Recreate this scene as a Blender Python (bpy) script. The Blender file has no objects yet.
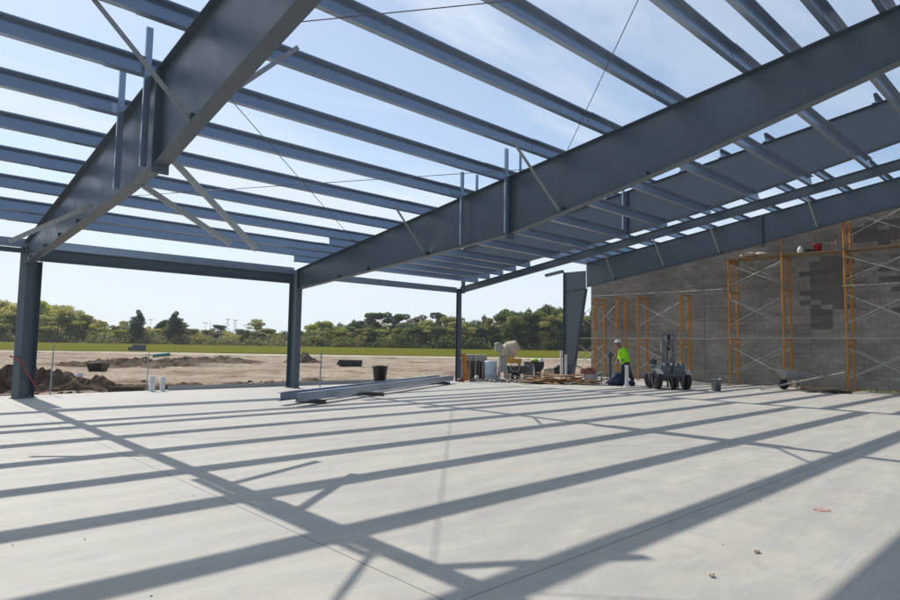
import bpy, math, random
from mathutils import Vector, Matrix, noise
rnd = random.Random(11)
S = bpy.context.scene
COL = S.collection
R = math.radians
# ------------------------------------------------------------------ camera
CAM = Vector((-2.886, -18.700, 1.497))
cam_d = bpy.data.cameras.new('camera'); cam = bpy.data.objects.new('camera', cam_d); COL.objects.link(cam)
rx = Vector((0.726436, -0.687049, 0.015982)); up = Vector((-0.061971, -0.042327, 0.997180)); fw = Vector((0.684435, 0.725378, 0.073325))
cam.matrix_world = Matrix(((rx.x, up.x, -fw.x, CAM.x), (rx.y, up.y, -fw.y, CAM.y), (rx.z, up.z, -fw.z, CAM.z), (0, 0, 0, 1)))
cam_d.sensor_width = 36; cam_d.lens = 24.73; cam_d.clip_start = .05; cam_d.clip_end = 6000
S.camera = cam
VR = math.atan2(-0.687, 0.7266)          # heading of the view: local x to the right, local y away
RH = Vector((.7266, -.687, 0)); FH = Vector((.6863, .7273, 0))
def uv(u, v, z=0.0):
    p = CAM + RH * u + FH * v
    return Vector((p.x, p.y, z))

# ------------------------------------------------------------------ materials
def new_mat(name):
    m = bpy.data.materials.new(name); m.use_nodes = True
    nt = m.node_tree
    return m, nt, nt.nodes['Principled BSDF']
def N(nt, t, **kw):
    n = nt.nodes.new(t)
    for k, v in kw.items():
        if k in n.inputs.keys(): n.inputs[k].default_value = v
        else: setattr(n, k, v)
    return n
def L(nt, a, b): nt.links.new(a, b)
def ramp(nt, fac, stops):
    r = nt.nodes.new('ShaderNodeValToRGB')
    el = r.color_ramp.elements
    while len(el) < len(stops): el.new(.5)
    for e, (p, c) in zip(el, stops):
        e.position = p; e.color = (c[0], c[1], c[2], 1) if not isinstance(c, (int, float)) else (c, c, c, 1)
    if fac is not None: L(nt, fac, r.inputs[0])
    return r
def coords(nt, scale=(1, 1, 1), kind='Object', rot=(0, 0, 0)):
    tc = nt.nodes.new('ShaderNodeTexCoord'); mp = nt.nodes.new('ShaderNodeMapping')
    mp.inputs['Scale'].default_value = scale; mp.inputs['Rotation'].default_value = rot
    L(nt, tc.outputs[kind], mp.inputs[0]); return mp.outputs[0]
def mixc(nt, fac, a, b, mode='MIX'):
    m = nt.nodes.new('ShaderNodeMix'); m.data_type = 'RGBA'; m.blend_type = mode
    if isinstance(fac, (int, float)): m.inputs[0].default_value = fac
    else: L(nt, fac, m.inputs[0])
    for i, c in ((6, a), (7, b)):
        if isinstance(c, tuple): m.inputs[i].default_value = (*c, 1)
        else: L(nt, c, m.inputs[i])
    return m.outputs[2]
def mth(nt, op, a, b=None, c=None):
    m = nt.nodes.new('ShaderNodeMath'); m.operation = op
    for i, x in enumerate((a, b, c)):
        if x is None: continue
        if isinstance(x, (int, float)): m.inputs[i].default_value = x
        else: L(nt, x, m.inputs[i])
    return m.outputs[0]
def simple(name, col, rough=.6, metal=0, var=.18, scale=6, bump=0.0, spec=.5, col2=None, detail=4):
    m, nt, b = new_mat(name)
    v = coords(nt)
    n = N(nt, 'ShaderNodeTexNoise', Scale=scale, Detail=detail, Roughness=.6); L(nt, v, n.inputs['Vector'])
    c2 = col2 or tuple(max(0, c * (1 + var)) for c in col); c1 = tuple(c * (1 - var) for c in col)
    r = ramp(nt, n.outputs['Fac'], [(.3, c1), (.7, c2)])
    L(nt, r.outputs[0], b.inputs['Base Color'])
    rr = ramp(nt, n.outputs['Fac'], [(.3, rough * .85), (.7, min(1, rough * 1.15))]); L(nt, rr.outputs[0], b.inputs['Roughness'])
    b.inputs['Metallic'].default_value = metal; b.inputs['Specular IOR Level'].default_value = spec
    if bump:
        bp = N(nt, 'ShaderNodeBump', Strength=bump, Distance=.02); L(nt, n.outputs['Fac'], bp.inputs['Height']); L(nt, bp.outputs[0], b.inputs['Normal'])
    return m
def steel(name, col, rough, var=.12, metal=0.0, spec=.55):
    m, nt, b = new_mat(name)
    v = coords(nt)
    n = N(nt, 'ShaderNodeTexNoise', Scale=1.3, Detail=6, Roughness=.65); L(nt, v, n.inputs['Vector'])
    n2 = N(nt, 'ShaderNodeTexNoise', Scale=22, Detail=3); L(nt, v, n2.inputs['Vector'])
    c1 = tuple(c * (1 - var) for c in col); c2 = tuple(c * (1 + var) for c in col)
    r = ramp(nt, n.outputs['Fac'], [(.30, c1), (.70, c2)])
    sp = ramp(nt, n2.outputs['Fac'], [(.68, 0.0), (.78, 1.0)])
    n4 = N(nt, 'ShaderNodeTexNoise', Scale=2.2, Detail=8, Roughness=.75, Distortion=1.5); L(nt, coords(nt, (1, .5, 2.2), rot=(.3, .2, .9)), n4.inputs['Vector'])
    dust = mth(nt, 'MULTIPLY', ramp(nt, n4.outputs['Fac'], [(.52, 0.0), (.72, 1.0)]).outputs[0], .32)
    cc = mixc(nt, dust, r.outputs[0], tuple(c * 1.5 + .02 for c in col))
    L(nt, r.outputs[0] if metal else mixc(nt, mth(nt, 'MULTIPLY', sp.outputs[0], .25), cc, (.20, .16, .13)), b.inputs['Base Color'])
    if metal: b.inputs['Roughness'].default_value = rough
    else: rr = ramp(nt, n.outputs['Fac'], [(.3, rough * .8), (.7, rough * 1.25)]); L(nt, rr.outputs[0], b.inputs['Roughness'])
    b.inputs['Specular IOR Level'].default_value = spec; b.inputs['Metallic'].default_value = metal
    if metal: return m
    bp = N(nt, 'ShaderNodeBump', Strength=.06, Distance=.05); L(nt, n.outputs['Fac'], bp.inputs['Height']); L(nt, bp.outputs[0], b.inputs['Normal'])
    return m
M = {}
M['steel'] = steel('slate_steel_paint', (.068, .093, .117), .38)
M['purlin'] = steel('purlin_coated_steel', (.285, .345, .430), .22, var=.05, metal=.55, spec=.8)
M['galv'] = simple('galvanised_steel', (.33, .34, .35), .45, .55, .15, 14)
M['brace'] = simple('dull_brace_steel', (.34, .345, .34), .5, .35, .15, 10)
M['dullgalv'] = simple('rusty_galvanised_tube', (.42, .405, .37), .75, .1, .25, 8)
M['mastgrey'] = simple('worn_grey_mast_paint', (.15, .15, .145), .55, .1, .35, 9)
M['cable'] = simple('cable_steel', (.16, .16, .165), .5, .5)
M['bolt'] = simple('bolt_zinc', (.45, .45, .45), .4, .8)
M['orange'] = simple('orange_scaffold_paint', (.62, .235, .025), .5, 0, .3, 9, col2=(.48, .24, .07))
M['plank'] = simple('weathered_plank', (.30, .21, .12), .85, 0, .3, 5)
M['plywood'] = simple('form_plywood', (.44, .25, .11), .8, 0, .35, 4)
M['orangewood'] = simple('orange_stained_board', (.42, .17, .03), .7, 0, .25, 5)
M['greywood'] = simple('grey_board', (.30, .27, .235), .85, 0, .25, 7)
M['darkwood'] = simple('dark_board', (.07, .055, .048), .85, 0, .3, 7)
M['black'] = simple('black_plastic', (.012, .0125, .014), .42, 0, .2, 10)
M['rubber'] = simple('black_rubber', (.016, .015, .015), .8, 0, .3, 20)
M['white'] = simple('white_pvc', (.72, .72, .70), .45, 0, .08, 8)
M['dirtywhite'] = simple('cement_splashed_white', (.52, .50, .46), .75, 0, .25, 9, .2)
M['cream'] = simple('cement_crusted_cream', (.47, .39, .29), .8, 0, .3, 10, .4)
M['cement'] = simple('cement_crust', (.33, .32, .30), .85, 0, .3, 14, .4)
M['bluewhite'] = simple('pale_blue_plastic', (.42, .50, .60), .5, 0, .15, 3)
M['bluepaint'] = simple('blue_grey_machine_paint', (.085, .10, .125), .45, .1, .3, 8)
M['machine'] = simple('grey_machine_steel', (.075, .078, .08), .5, .3, .3, 9)
M['navy'] = simple('navy_tarp', (.012, .02, .065), .6, 0, .4, 6, .4)
M['darktarp'] = simple('dark_tarp', (.015, .017, .022), .6, 0, .4, 6, .4)
M['red'] = simple('faded_red_paint', (.17, .055, .04), .6, 0, .35, 9)
M['redtape'] = simple('red_caution_tape', (.26, .045, .04), .5, 0, .2, 12)
M['yellowpaint'] = simple('yellow_orange_paint', (.55, .28, .03), .55, 0, .3, 7)
M['lime'] = simple('lime_cloth', (.36, .86, .02), .8, 0, .12, 12, .15)
M['limepl'] = simple('lime_plastic', (.40, .72, .05), .5, 0, .1)
M['trousers'] = simple('dark_work_trousers', (.045, .043, .042), .85, 0, .3, 14, .2)
M['skin'] = simple('skin', (.20, .105, .065), .55, 0, .1, 12)
M['boot'] = simple('brown_boot', (.08, .05, .03), .7, 0, .3, 12)
M['helmet'] = simple('white_helmet', (.60, .58, .54), .4, 0, .08)
M['glove'] = simple('grey_glove', (.35, .34, .32), .8, 0, .2)
M['teal'] = simple('teal_pipe', (.06, .22, .19), .5, 0, .15)
M['block'] = simple('dark_block', (.06, .058, .056), .9, 0, .3, 5, .3)
M['bag'] = simple('cement_bag_paper', (.52, .42, .33), .85, 0, .25, 7, .3)
M['crimson'] = simple('crimson_plastic', (.38, .015, .04), .5)
M['leaf'] = simple('dry_leaf', (.34, .22, .12), .8, 0, .4, 30)
M['mark'] = simple('red_paint_mark', (.42, .26, .21), .9, 0, .4, 30)
M['bark'] = simple('bark', (.12, .09, .065), .9, 0, .3, 3)

def concrete():
    m, nt, b = new_mat('troweled_concrete')
    v = coords(nt)
    n1 = N(nt, 'ShaderNodeTexNoise', Scale=.35, Detail=7, Roughness=.62); L(nt, v, n1.inputs['Vector'])
    n2 = N(nt, 'ShaderNodeTexNoise', Scale=2.6, Detail=8, Roughness=.7, Distortion=1.2); L(nt, v, n2.inputs['Vector'])
    v3 = coords(nt, (.8, 3.2, 1), rot=(0, 0, R(-24)))
    n3 = N(nt, 'ShaderNodeTexNoise', Scale=1.4, Detail=6, Roughness=.6, Distortion=1.6); L(nt, v3, n3.inputs['Vector'])
    n4 = N(nt, 'ShaderNodeTexNoise', Scale=90, Detail=3); L(nt, v, n4.inputs['Vector'])
    base = ramp(nt, n1.outputs['Fac'], [(.30, (.395, .372, .325)), (.50, (.450, .420, .365)), (.70, (.492, .458, .392))])
    c = mixc(nt, mth(nt, 'MULTIPLY', ramp(nt, n2.outputs['Fac'], [(.38, 1.0), (.58, 0.0)]).outputs[0], .5), base.outputs[0], (.368, .352, .318))
    c = mixc(nt, mth(nt, 'MULTIPLY', ramp(nt, n3.outputs['Fac'], [(.52, 0.0), (.68, 1.0)]).outputs[0], .38), c, (.545, .508, .432))
    c = mixc(nt, mth(nt, 'MULTIPLY', ramp(nt, n3.outputs['Fac'], [(.28, 1.0), (.42, 0.0)]).outputs[0], .22), c, (.355, .342, .312))
    c = mixc(nt, mth(nt, 'MULTIPLY', ramp(nt, n4.outputs['Fac'], [(.3, 1.0), (.5, 0.0)]).outputs[0], .15), c, (.30, .30, .30))
    wv = N(nt, 'ShaderNodeTexWave', Scale=.55, Distortion=9.0, Detail=4, wave_type='RINGS'); wv.inputs['Detail Scale'].default_value = .7; L(nt, v, wv.inputs['Vector'])
    c = mixc(nt, mth(nt, 'MULTIPLY', ramp(nt, wv.outputs['Fac'], [(.70, 0.0), (.95, 1.0)]).outputs[0], mth(nt, 'MULTIPLY', n1.outputs['Fac'], .26)), c, (.60, .57, .50))
    c = mixc(nt, mth(nt, 'MULTIPLY', ramp(nt, wv.outputs['Fac'], [(.05, 1.0), (.22, 0.0)]).outputs[0], mth(nt, 'MULTIPLY', n2.outputs['Fac'], .22)), c, (.30, .295, .28))
    n6 = N(nt, 'ShaderNodeTexNoise', Scale=1.1, Detail=9, Roughness=.78, Distortion=.8); L(nt, coords(nt, (1, 1, 1), rot=(0, 0, 2)), n6.inputs['Vector'])
    c = mixc(nt, mth(nt, 'MULTIPLY', ramp(nt, n6.outputs['Fac'], [(.54, 0.0), (.62, 1.0)]).outputs[0], .28), c, (.33, .325, .315))
    n7 = N(nt, 'ShaderNodeTexNoise', Scale=1.6, Detail=7, Roughness=.65, Distortion=.9); L(nt, coords(nt, (.9, 13, 1), rot=(0, 0, R(-38))), n7.inputs['Vector'])
    c = mixc(nt, mth(nt, 'MULTIPLY', ramp(nt, n7.outputs['Fac'], [(.56, 0.0), (.68, 1.0)]).outputs[0], mth(nt, 'MULTIPLY', n1.outputs['Fac'], .75)), c, (.56, .53, .47))
    n8 = N(nt, 'ShaderNodeTexNoise', Scale=1.2, Detail=7, Roughness=.65, Distortion=1.4); L(nt, coords(nt, (11, 1.1, 1), rot=(0, 0, R(-8))), n8.inputs['Vector'])
    c = mixc(nt, mth(nt, 'MULTIPLY', ramp(nt, n8.outputs['Fac'], [(.30, 1.0), (.42, 0.0)]).outputs[0], .22), c, (.33, .325, .31))
    # yellowish rust / clay tints in a few places
    n5 = N(nt, 'ShaderNodeTexNoise', Scale=.9, Detail=5, Roughness=.7); L(nt, coords(nt, (1, 1, 1), rot=(0, 0, 1)), n5.inputs['Vector'])
    c = mixc(nt, mth(nt, 'MULTIPLY', ramp(nt, n5.outputs['Fac'], [(.60, 0.0), (.75, 1.0)]).outputs[0], .30), c, (.60, .46, .31))
    # small dark droppings
    vo = N(nt, 'ShaderNodeTexVoronoi', Scale=1.9); L(nt, v, vo.inputs['Vector'])
    sp = ramp(nt, vo.outputs['Distance'], [(.012, 1.0), (.022, 0.0)])
    c = mixc(nt, mth(nt, 'MULTIPLY', sp.outputs[0], .55), c, (.16, .13, .10))
    # saw-cut joints
    sx = nt.nodes.new('ShaderNodeSeparateXYZ'); tc = nt.nodes.new('ShaderNodeTexCoord'); L(nt, tc.outputs['Object'], sx.inputs[0])
    fac = None
    wob = mth(nt, 'MULTIPLY', mth(nt, 'SUBTRACT', n2.outputs['Fac'], .5), .012)
    for out, pos in (('X', -.31), ('X', 7.42), ('X', 15.05), ('X', -7.8), ('Y', -16.03), ('Y', -7.6)):
        d = mth(nt, 'ABSOLUTE', mth(nt, 'ADD', mth(nt, 'SUBTRACT', sx.outputs[out], pos), wob))
        f = mth(nt, 'LESS_THAN', d, .006)
        fac = f if fac is None else mth(nt, 'MAXIMUM', fac, f)
    c = mixc(nt, mth(nt, 'MULTIPLY', fac, .75), c, (.12, .115, .11))
    L(nt, c, b.inputs['Base Color'])
    rr = ramp(nt, n2.outputs['Fac'], [(.3, .55), (.7, .8)]); L(nt, rr.outputs[0], b.inputs['Roughness'])
    b.inputs['Specular IOR Level'].default_value = .35
    bp = N(nt, 'ShaderNodeBump', Strength=.12, Distance=.01)
    L(nt, mth(nt, 'ADD', n2.outputs['Fac'], mth(nt, 'MULTIPLY', n4.outputs['Fac'], .3)), bp.inputs['Height']); L(nt, bp.outputs[0], b.inputs['Normal'])
    return m
M['concrete'] = concrete()

def blockwall():
    m, nt, b = new_mat('concrete_block_masonry')
    tc = nt.nodes.new('ShaderNodeNewGeometry'); sx = nt.nodes.new('ShaderNodeSeparateXYZ'); L(nt, tc.outputs['Position'], sx.inputs[0])
    cb = nt.nodes.new('ShaderNodeCombineXYZ'); L(nt, sx.outputs['Y'], cb.inputs[0]); L(nt, sx.outputs['Z'], cb.inputs[1])
    br = N(nt, 'ShaderNodeTexBrick', Scale=1.0, offset=.5)
    br.inputs['Brick Width'].default_value = .4; br.inputs['Row Height'].default_value = .2
    br.inputs['Mortar Size'].default_value = .009; br.inputs['Mortar Smooth'].default_value = .2; br.inputs['Bias'].default_value = 0
    br.inputs['Color1'].default_value = (.265, .250, .228, 1); br.inputs['Color2'].default_value = (.335, .318, .290, 1); br.inputs['Mortar'].default_value = (.205, .197, .184, 1)
    L(nt, cb.outputs[0], br.inputs['Vector'])
    n1 = N(nt, 'ShaderNodeTexNoise', Scale=.55, Detail=6, Roughness=.65); L(nt, cb.outputs[0], n1.inputs['Vector'])
    n2 = N(nt, 'ShaderNodeTexNoise', Scale=9, Detail=5, Roughness=.7); L(nt, cb.outputs[0], n2.inputs['Vector'])
    vs = nt.nodes.new('ShaderNodeMapping'); vs.inputs['Scale'].default_value = (.35, 3.0, 1); L(nt, cb.outputs[0], vs.inputs[0])
    n3 = N(nt, 'ShaderNodeTexNoise', Scale=1.0, Detail=6, Roughness=.65, Distortion=.6); L(nt, vs.outputs[0], n3.inputs['Vector'])
    c = mixc(nt, .75, br.outputs['Color'], ramp(nt, n1.outputs['Fac'], [(.3, (.60, .59, .57)), (.7, (1.55, 1.50, 1.42))]).outputs[0], 'MULTIPLY')
    c = mixc(nt, mth(nt, 'MULTIPLY', ramp(nt, n3.outputs['Fac'], [(.50, 0.0), (.72, 1.0)]).outputs[0], .42), c, (.38, .36, .335))
    c = mixc(nt, mth(nt, 'MULTIPLY', ramp(nt, n3.outputs['Fac'], [(.30, 1.0), (.48, 0.0)]).outputs[0], .38), c, (.10, .095, .09))
    c = mixc(nt, mth(nt, 'MULTIPLY', ramp(nt, n2.outputs['Fac'], [(.35, 1.0), (.65, 0.0)]).outputs[0], .30), c, (.12, .115, .11))
    # damp, unwashed blocks: patches whose edges step along the blocks
    def q(s, st, off=0.0): return mth(nt, 'MULTIPLY', mth(nt, 'FLOOR', mth(nt, 'DIVIDE', mth(nt, 'ADD', s, off), st)), st)
    zq = q(sx.outputs['Z'], .2); yq = q(sx.outputs['Y'], .4)
    cq = nt.nodes.new('ShaderNodeCombineXYZ'); L(nt, yq, cq.inputs[0]); L(nt, zq, cq.inputs[1])
    nq = N(nt, 'ShaderNodeTexNoise', Scale=1.7, Detail=4, Roughness=.7); L(nt, cq.outputs[0], nq.inputs['Vector'])
    nj = N(nt, 'ShaderNodeTexWhiteNoise'); nj.noise_dimensions = '2D'; L(nt, cq.outputs[0], nj.inputs['Vector'])
    wobb = mth(nt, 'MULTIPLY', mth(nt, 'SUBTRACT', nq.outputs['Fac'], .5), 1.5)
    def boxm(y0, y1, z0, z1):
        a = mth(nt, 'DIVIDE', mth(nt, 'ABSOLUTE', mth(nt, 'SUBTRACT', yq, (y0 + y1) / 2)), (y1 - y0) / 2)
        bb = mth(nt, 'DIVIDE', mth(nt, 'ABSOLUTE', mth(nt, 'SUBTRACT', zq, (z0 + z1) / 2)), (z1 - z0) / 2)
        d = mth(nt, 'ADD', mth(nt, 'ADD', mth(nt, 'MAXIMUM', a, bb), wobb), mth(nt, 'MULTIPLY', mth(nt, 'SUBTRACT', nj.outputs['Value'], .5), .55))
        return mth(nt, 'LESS_THAN', d, 1.0)
    pm = None
    for bx_ in ((-11.9, -10.3, 3.2, 5.1), (-11.5, -10.5, 2.3, 3.3), (-17, -12.5, 5.7, 6.5), (-17, -13.4, 3.0, 4.6)):
        k = boxm(*bx_); pm = k if pm is None else mth(nt, 'MAXIMUM', pm, k)
    c = mixc(nt, mth(nt, 'MULTIPLY', pm, mth(nt, 'ADD', .28, mth(nt, 'MULTIPLY', n1.outputs['Fac'], .50))), c, (.045, .040, .034))
    L(nt, c, b.inputs['Base Color']); b.inputs['Roughness'].default_value = .9; b.inputs['Specular IOR Level'].default_value = .25
    bp = N(nt, 'ShaderNodeBump', Strength=.5, Distance=.012)
    h = mth(nt, 'ADD', mth(nt, 'MULTIPLY', br.outputs['Fac'], -1.0), mth(nt, 'MULTIPLY', n2.outputs['Fac'], .5)); L(nt, h, bp.inputs['Height']); L(nt, bp.outputs[0], b.inputs['Normal'])
    return m
M['cmu'] = blockwall()

def dirt(name, cols, scale=1.0, stretch=None):
    m, nt, b = new_mat(name)
    v = coords(nt) if not stretch else coords(nt, stretch[0], rot=(0, 0, stretch[1]))
    n1 = N(nt, 'ShaderNodeTexNoise', Scale=.22 * scale, Detail=9, Roughness=.7, Distortion=.5); L(nt, v, n1.inputs['Vector'])
    n2 = N(nt, 'ShaderNodeTexNoise', Scale=5 * scale, Detail=8, Roughness=.75); L(nt, coords(nt), n2.inputs['Vector'])
    r = ramp(nt, n1.outputs['Fac'], [(.36, cols[0]), (.46, cols[1]), (.60, cols[2])])
    c = mixc(nt, mth(nt, 'MULTIPLY', ramp(nt, n2.outputs['Fac'], [(.38, 1.0), (.54, 0.0)]).outputs[0], .7), r.outputs[0], cols[0])
    L(nt, c, b.inputs['Base Color']); b.inputs['Roughness'].default_value = .95; b.inputs['Specular IOR Level'].default_value = .02
    bp = N(nt, 'ShaderNodeBump', Strength=.6, Distance=.06); L(nt, n2.outputs['Fac'], bp.inputs['Height']); L(nt, bp.outputs[0], b.inputs['Normal'])
    return m
M['dirt'] = dirt('graded_dirt', ((0.186, 0.131, 0.092), (0.355, 0.282, 0.210), (0.460, 0.387, 0.299)))
M['mound'] = dirt('loose_soil', ((0.065, 0.044, 0.031), (0.140, 0.101, 0.072), (0.236, 0.180, 0.131)), 3)
M['sand'] = dirt('sandy_track', ((.33, .27, .19), (.48, .41, .30), (.56, .49, .37)))
M['lawn'] = dirt('mown_grass', ((.085, .098, .006), (.125, .130, .007), (.165, .150, .012)), .35, ((.25, 2.2, 1), R(43)))
M['scrub'] = dirt('rough_ground', ((.06, .06, .025), (.10, .09, .04), (.14, .12, .06)))

def foliage(name, c1, c2, c3):
    m, nt, b = new_mat(name)
    oi = nt.nodes.new('ShaderNodeObjectInfo')
    n = N(nt, 'ShaderNodeTexNoise', Scale=.55, Detail=4, Roughness=.7); L(nt, coords(nt), n.inputs['Vector'])
    g = nt.nodes.new('ShaderNodeNewGeometry')
    f = mth(nt, 'ADD', mth(nt, 'MULTIPLY', n.outputs['Fac'], .55), mth(nt, 'MULTIPLY', g.outputs['Random Per Island'], .45))
    r = ramp(nt, f, [(.28, c1), (.5, c2), (.75, c3)])
    hsv = nt.nodes.new('ShaderNodeHueSaturation'); L(nt, r.outputs[0], hsv.inputs['Color'])
    L(nt, mth(nt, 'ADD', mth(nt, 'MULTIPLY', oi.outputs['Random'], .5), .75), hsv.inputs['Value'])
    tr = nt.nodes.new('ShaderNodeBsdfTranslucent'); L(nt, hsv.outputs[0], b.inputs['Base Color']); L(nt, hsv.outputs[0], tr.inputs[0])
    b.inputs['Roughness'].default_value = .75; b.inputs['Specular IOR Level'].default_value = .2
    mx = nt.nodes.new('ShaderNodeMixShader'); mx.inputs[0].default_value = .5
    L(nt, b.outputs[0], mx.inputs[1]); L(nt, tr.outputs[0], mx.inputs[2])
    L(nt, mx.outputs[0], nt.nodes['Material Output'].inputs[0])
    return m
M['oak'] = foliage('dark_oak_leaves', (0.064, 0.092, 0.032), (0.140, 0.181, 0.054), (0.263, 0.302, 0.085))
M['pine'] = foliage('pine_needles', (0.050, 0.086, 0.046), (0.103, 0.152, 0.070), (0.189, 0.249, 0.111))
M['bright'] = foliage('bright_spring_leaves', (0.207, 0.251, 0.042), (0.396, 0.450, 0.073), (0.600, 0.600, 0.116))
M['yellowgreen'] = foliage('yellow_green_leaves', (0.282, 0.271, 0.076), (0.531, 0.490, 0.121), (0.600, 0.580, 0.202))
M['olive'] = foliage('olive_leaves', (0.184, 0.187, 0.064), (0.351, 0.337, 0.105), (0.536, 0.482, 0.163))
M['greybrush'] = foliage('grey_brown_twigs', (0.153, 0.143, 0.083), (0.266, 0.247, 0.140), (0.391, 0.358, 0.210))

# ------------------------------------------------------------------ mesh builder
class MB:
    def __init__(s): s.v = []; s.f = []; s.sm = []
    def add(s, vs, fs, smooth=False):
        o = len(s.v); s.v += [tuple(p) for p in vs]; s.f += [tuple(i + o for i in f) for f in fs]; s.sm += [smooth] * len(fs); return s
    def box(s, c, d, rot=None):
        c = Vector(c); hx, hy, hz = d[0] / 2, d[1] / 2, d[2] / 2
        ps = [Vector((x, y, z)) for z in (-hz, hz) for y in (-hy, hy) for x in (-hx, hx)]
        if rot is not None: ps = [rot @ p for p in ps]
        return s.add([c + p for p in ps], [(0, 2, 3, 1), (4, 5, 7, 6), (0, 1, 5, 4), (2, 6, 7, 3), (0, 4, 6, 2), (1, 3, 7, 5)])
    def bar(s, a, b, w, h, up=(0, 0, 1)):
        a, b = Vector(a), Vector(b); d = b - a; l = d.length; d.normalize(); u = Vector(up)
        x = d.cross(u)
        if x.length < 1e-4: u = Vector((1, 0, 0)); x = d.cross(u)
        x.normalize(); z = x.cross(d)
        return s.box((a + b) / 2, (w, l, h), Matrix((x, d, z)).transposed())
    def extrude(s, prof, a, b, ax, ay, cap=True):
        a, b, ax, ay = Vector(a), Vector(b), Vector(ax), Vector(ay); n = len(prof)
        vs = [a + ax * p[0] + ay * p[1] for p in prof] + [b + ax * p[0] + ay * p[1] for p in prof]
        fs = [(i, (i + 1) % n, n + (i + 1) % n, n + i) for i in range(n)]
        if cap: fs += [tuple(range(n))[::-1], tuple(range(n, 2 * n))]
        return s.add(vs, fs)
    def tube(s, a, b, r, n=8, r2=None):
        a, b = Vector(a), Vector(b); d = (b - a).normalized(); u = Vector((0, 0, 1)) if abs(d.z) < .9 else Vector((1, 0, 0))
        x = d.cross(u).normalized(); y = d.cross(x); r2 = r if r2 is None else r2
        vs = []
        for p, q in ((a, r), (b, r2)):
            vs += [p + (x * math.cos(2 * math.pi * i / n) + y * math.sin(2 * math.pi * i / n)) * q for i in range(n)]
        s.add(vs, [(i, (i + 1) % n, n + (i + 1) % n, n + i) for i in range(n)], True)
        return s.add(vs, [tuple(range(n))[::-1], tuple(range(n, 2 * n))])
    def path(s, pts, r, n=7):
        for a, b in zip(pts[:-1], pts[1:]): s.tube(a, b, r, n)
        return s
    def lathe(s, prof, c=(0, 0, 0), axis=(0, 0, 1), n=18, cap=True):
        c = Vector(c); d = Vector(axis).normalized(); u = Vector((0, 0, 1)) if abs(d.z) < .9 else Vector((1, 0, 0))
        x = d.cross(u).normalized(); y = d.cross(x); vs = []
        for r, h in prof:
            vs += [c + d * h + (x * math.cos(2 * math.pi * i / n) + y * math.sin(2 * math.pi * i / n)) * r for i in range(n)]
        fs = [(k * n + i, k * n + (i + 1) % n, (k + 1) * n + (i + 1) % n, (k + 1) * n + i) for k in range(len(prof) - 1) for i in range(n)]
        s.add(vs, fs, True)
        if cap: s.add(vs[:n], [tuple(range(n))[::-1]]); s.add(vs[-n:], [tuple(range(n))])
        return s
    def ring(s, c, axis, Rr, r, n=20, m=6):
        c = Vector(c); d = Vector(axis).normalized(); u = Vector((0, 0, 1)) if abs(d.z) < .9 else Vector((1, 0, 0))
        x = d.cross(u).normalized(); y = d.cross(x); vs = []
        for i in range(n):
            a = 2 * math.pi * i / n; e = x * math.cos(a) + y * math.sin(a)
            vs += [c + e * (Rr + r * math.cos(2 * math.pi * j / m)) + d * r * math.sin(2 * math.pi * j / m) for j in range(m)]
        return s.add(vs, [(i * m + j, i * m + (j + 1) % m, ((i + 1) % n) * m + (j + 1) % m, ((i + 1) % n) * m + j) for i in range(n) for j in range(m)], True)
    def blob(s, c, rad, n=10, m=7, jit=.0, seed=0):
        c = Vector(c); vs = []; rr = random.Random(seed)
        for k in range(m + 1):
            t = math.pi * k / m
            for i in range(n):
                a = 2 * math.pi * i / n; j = 1 + jit * (rr.random() - .5)
                vs.append(c + Vector((rad[0] * math.sin(t) * math.cos(a) * j, rad[1] * math.sin(t) * math.sin(a) * j, rad[2] * math.cos(t) * j)))
        return s.add(vs, [(k * n + i, (k + 1) * n + i, (k + 1) * n + (i + 1) % n, k * n + (i + 1) % n) for k in range(m) for i in range(n)], True)
    def build(s, name, mat, parent=None, off=None):
        me = bpy.data.meshes.new(name)
        o0 = Vector((0, 0, 0))
        if off is not None: o0 = Vector(off)
        elif parent is not None and parent.get('_w'): o0 = Vector(parent['_w'])
        me.from_pydata([(p[0] - o0.x, p[1] - o0.y, p[2] - o0.z) for p in s.v], [], s.f)
        me.polygons.foreach_set('use_smooth', s.sm)
        me.materials.append(M[mat] if isinstance(mat, str) else mat); me.validate(); me.update()
        o = bpy.data.objects.new(name, me); COL.objects.link(o)
        if parent is not None:
            o.parent = parent
            if parent.get('_w'): o['_w'] = parent['_w']
        return o
def tag(o, label=None, cat=None, group=None, kind=None):
    if label: o['label'] = label
    if cat: o['category'] = cat
    if group: o['group'] = group
    if kind: o['kind'] = kind
    return o
def thing(name, label, cat, loc, group=None, rotz=0.0, world=True):
    """An Empty at the base of a thing. world: its parts are given in world coordinates."""
    o = bpy.data.objects.new(name, None); COL.objects.link(o); o.location = loc; o.rotation_euler[2] = rotz
    o.empty_display_size = .2
    if world: o['_w'] = tuple(loc)
    return tag(o, label, cat, group)
def solo(name, mb, mat, label, cat, loc, group=None):
    o = mb.build(name, mat, None, loc); o.location = loc; return tag(o, label, cat, group)
def dup(root):
    r = root.copy(); COL.objects.link(r)
    for ch in root.children:
        c = ch.copy(); COL.objects.link(c); c.parent = r
        for g in ch.children:
            d = g.copy(); COL.objects.link(d); d.parent = c
    return r
ORD = ['first', 'second', 'third', 'fourth', 'fifth', 'sixth', 'seventh', 'eighth', 'ninth', 'tenth', 'eleventh', 'twelfth', 'thirteenth', 'fourteenth',
       'fifteenth', 'sixteenth', 'seventeenth', 'eighteenth', 'nineteenth', 'twentieth', 'twenty-first', 'twenty-second', 'twenty-third', 'twenty-fourth', 'twenty-fifth', 'twenty-sixth']
def nth(i):
    if i < len(ORD): return ORD[i]
    tens = {2: 'twenty', 3: 'thirty'}[(i + 1) // 10]; u = (i + 1) % 10
    return tens[:-1] + 'ieth' if u == 0 else tens + '-' + ORD[u - 1]

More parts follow.
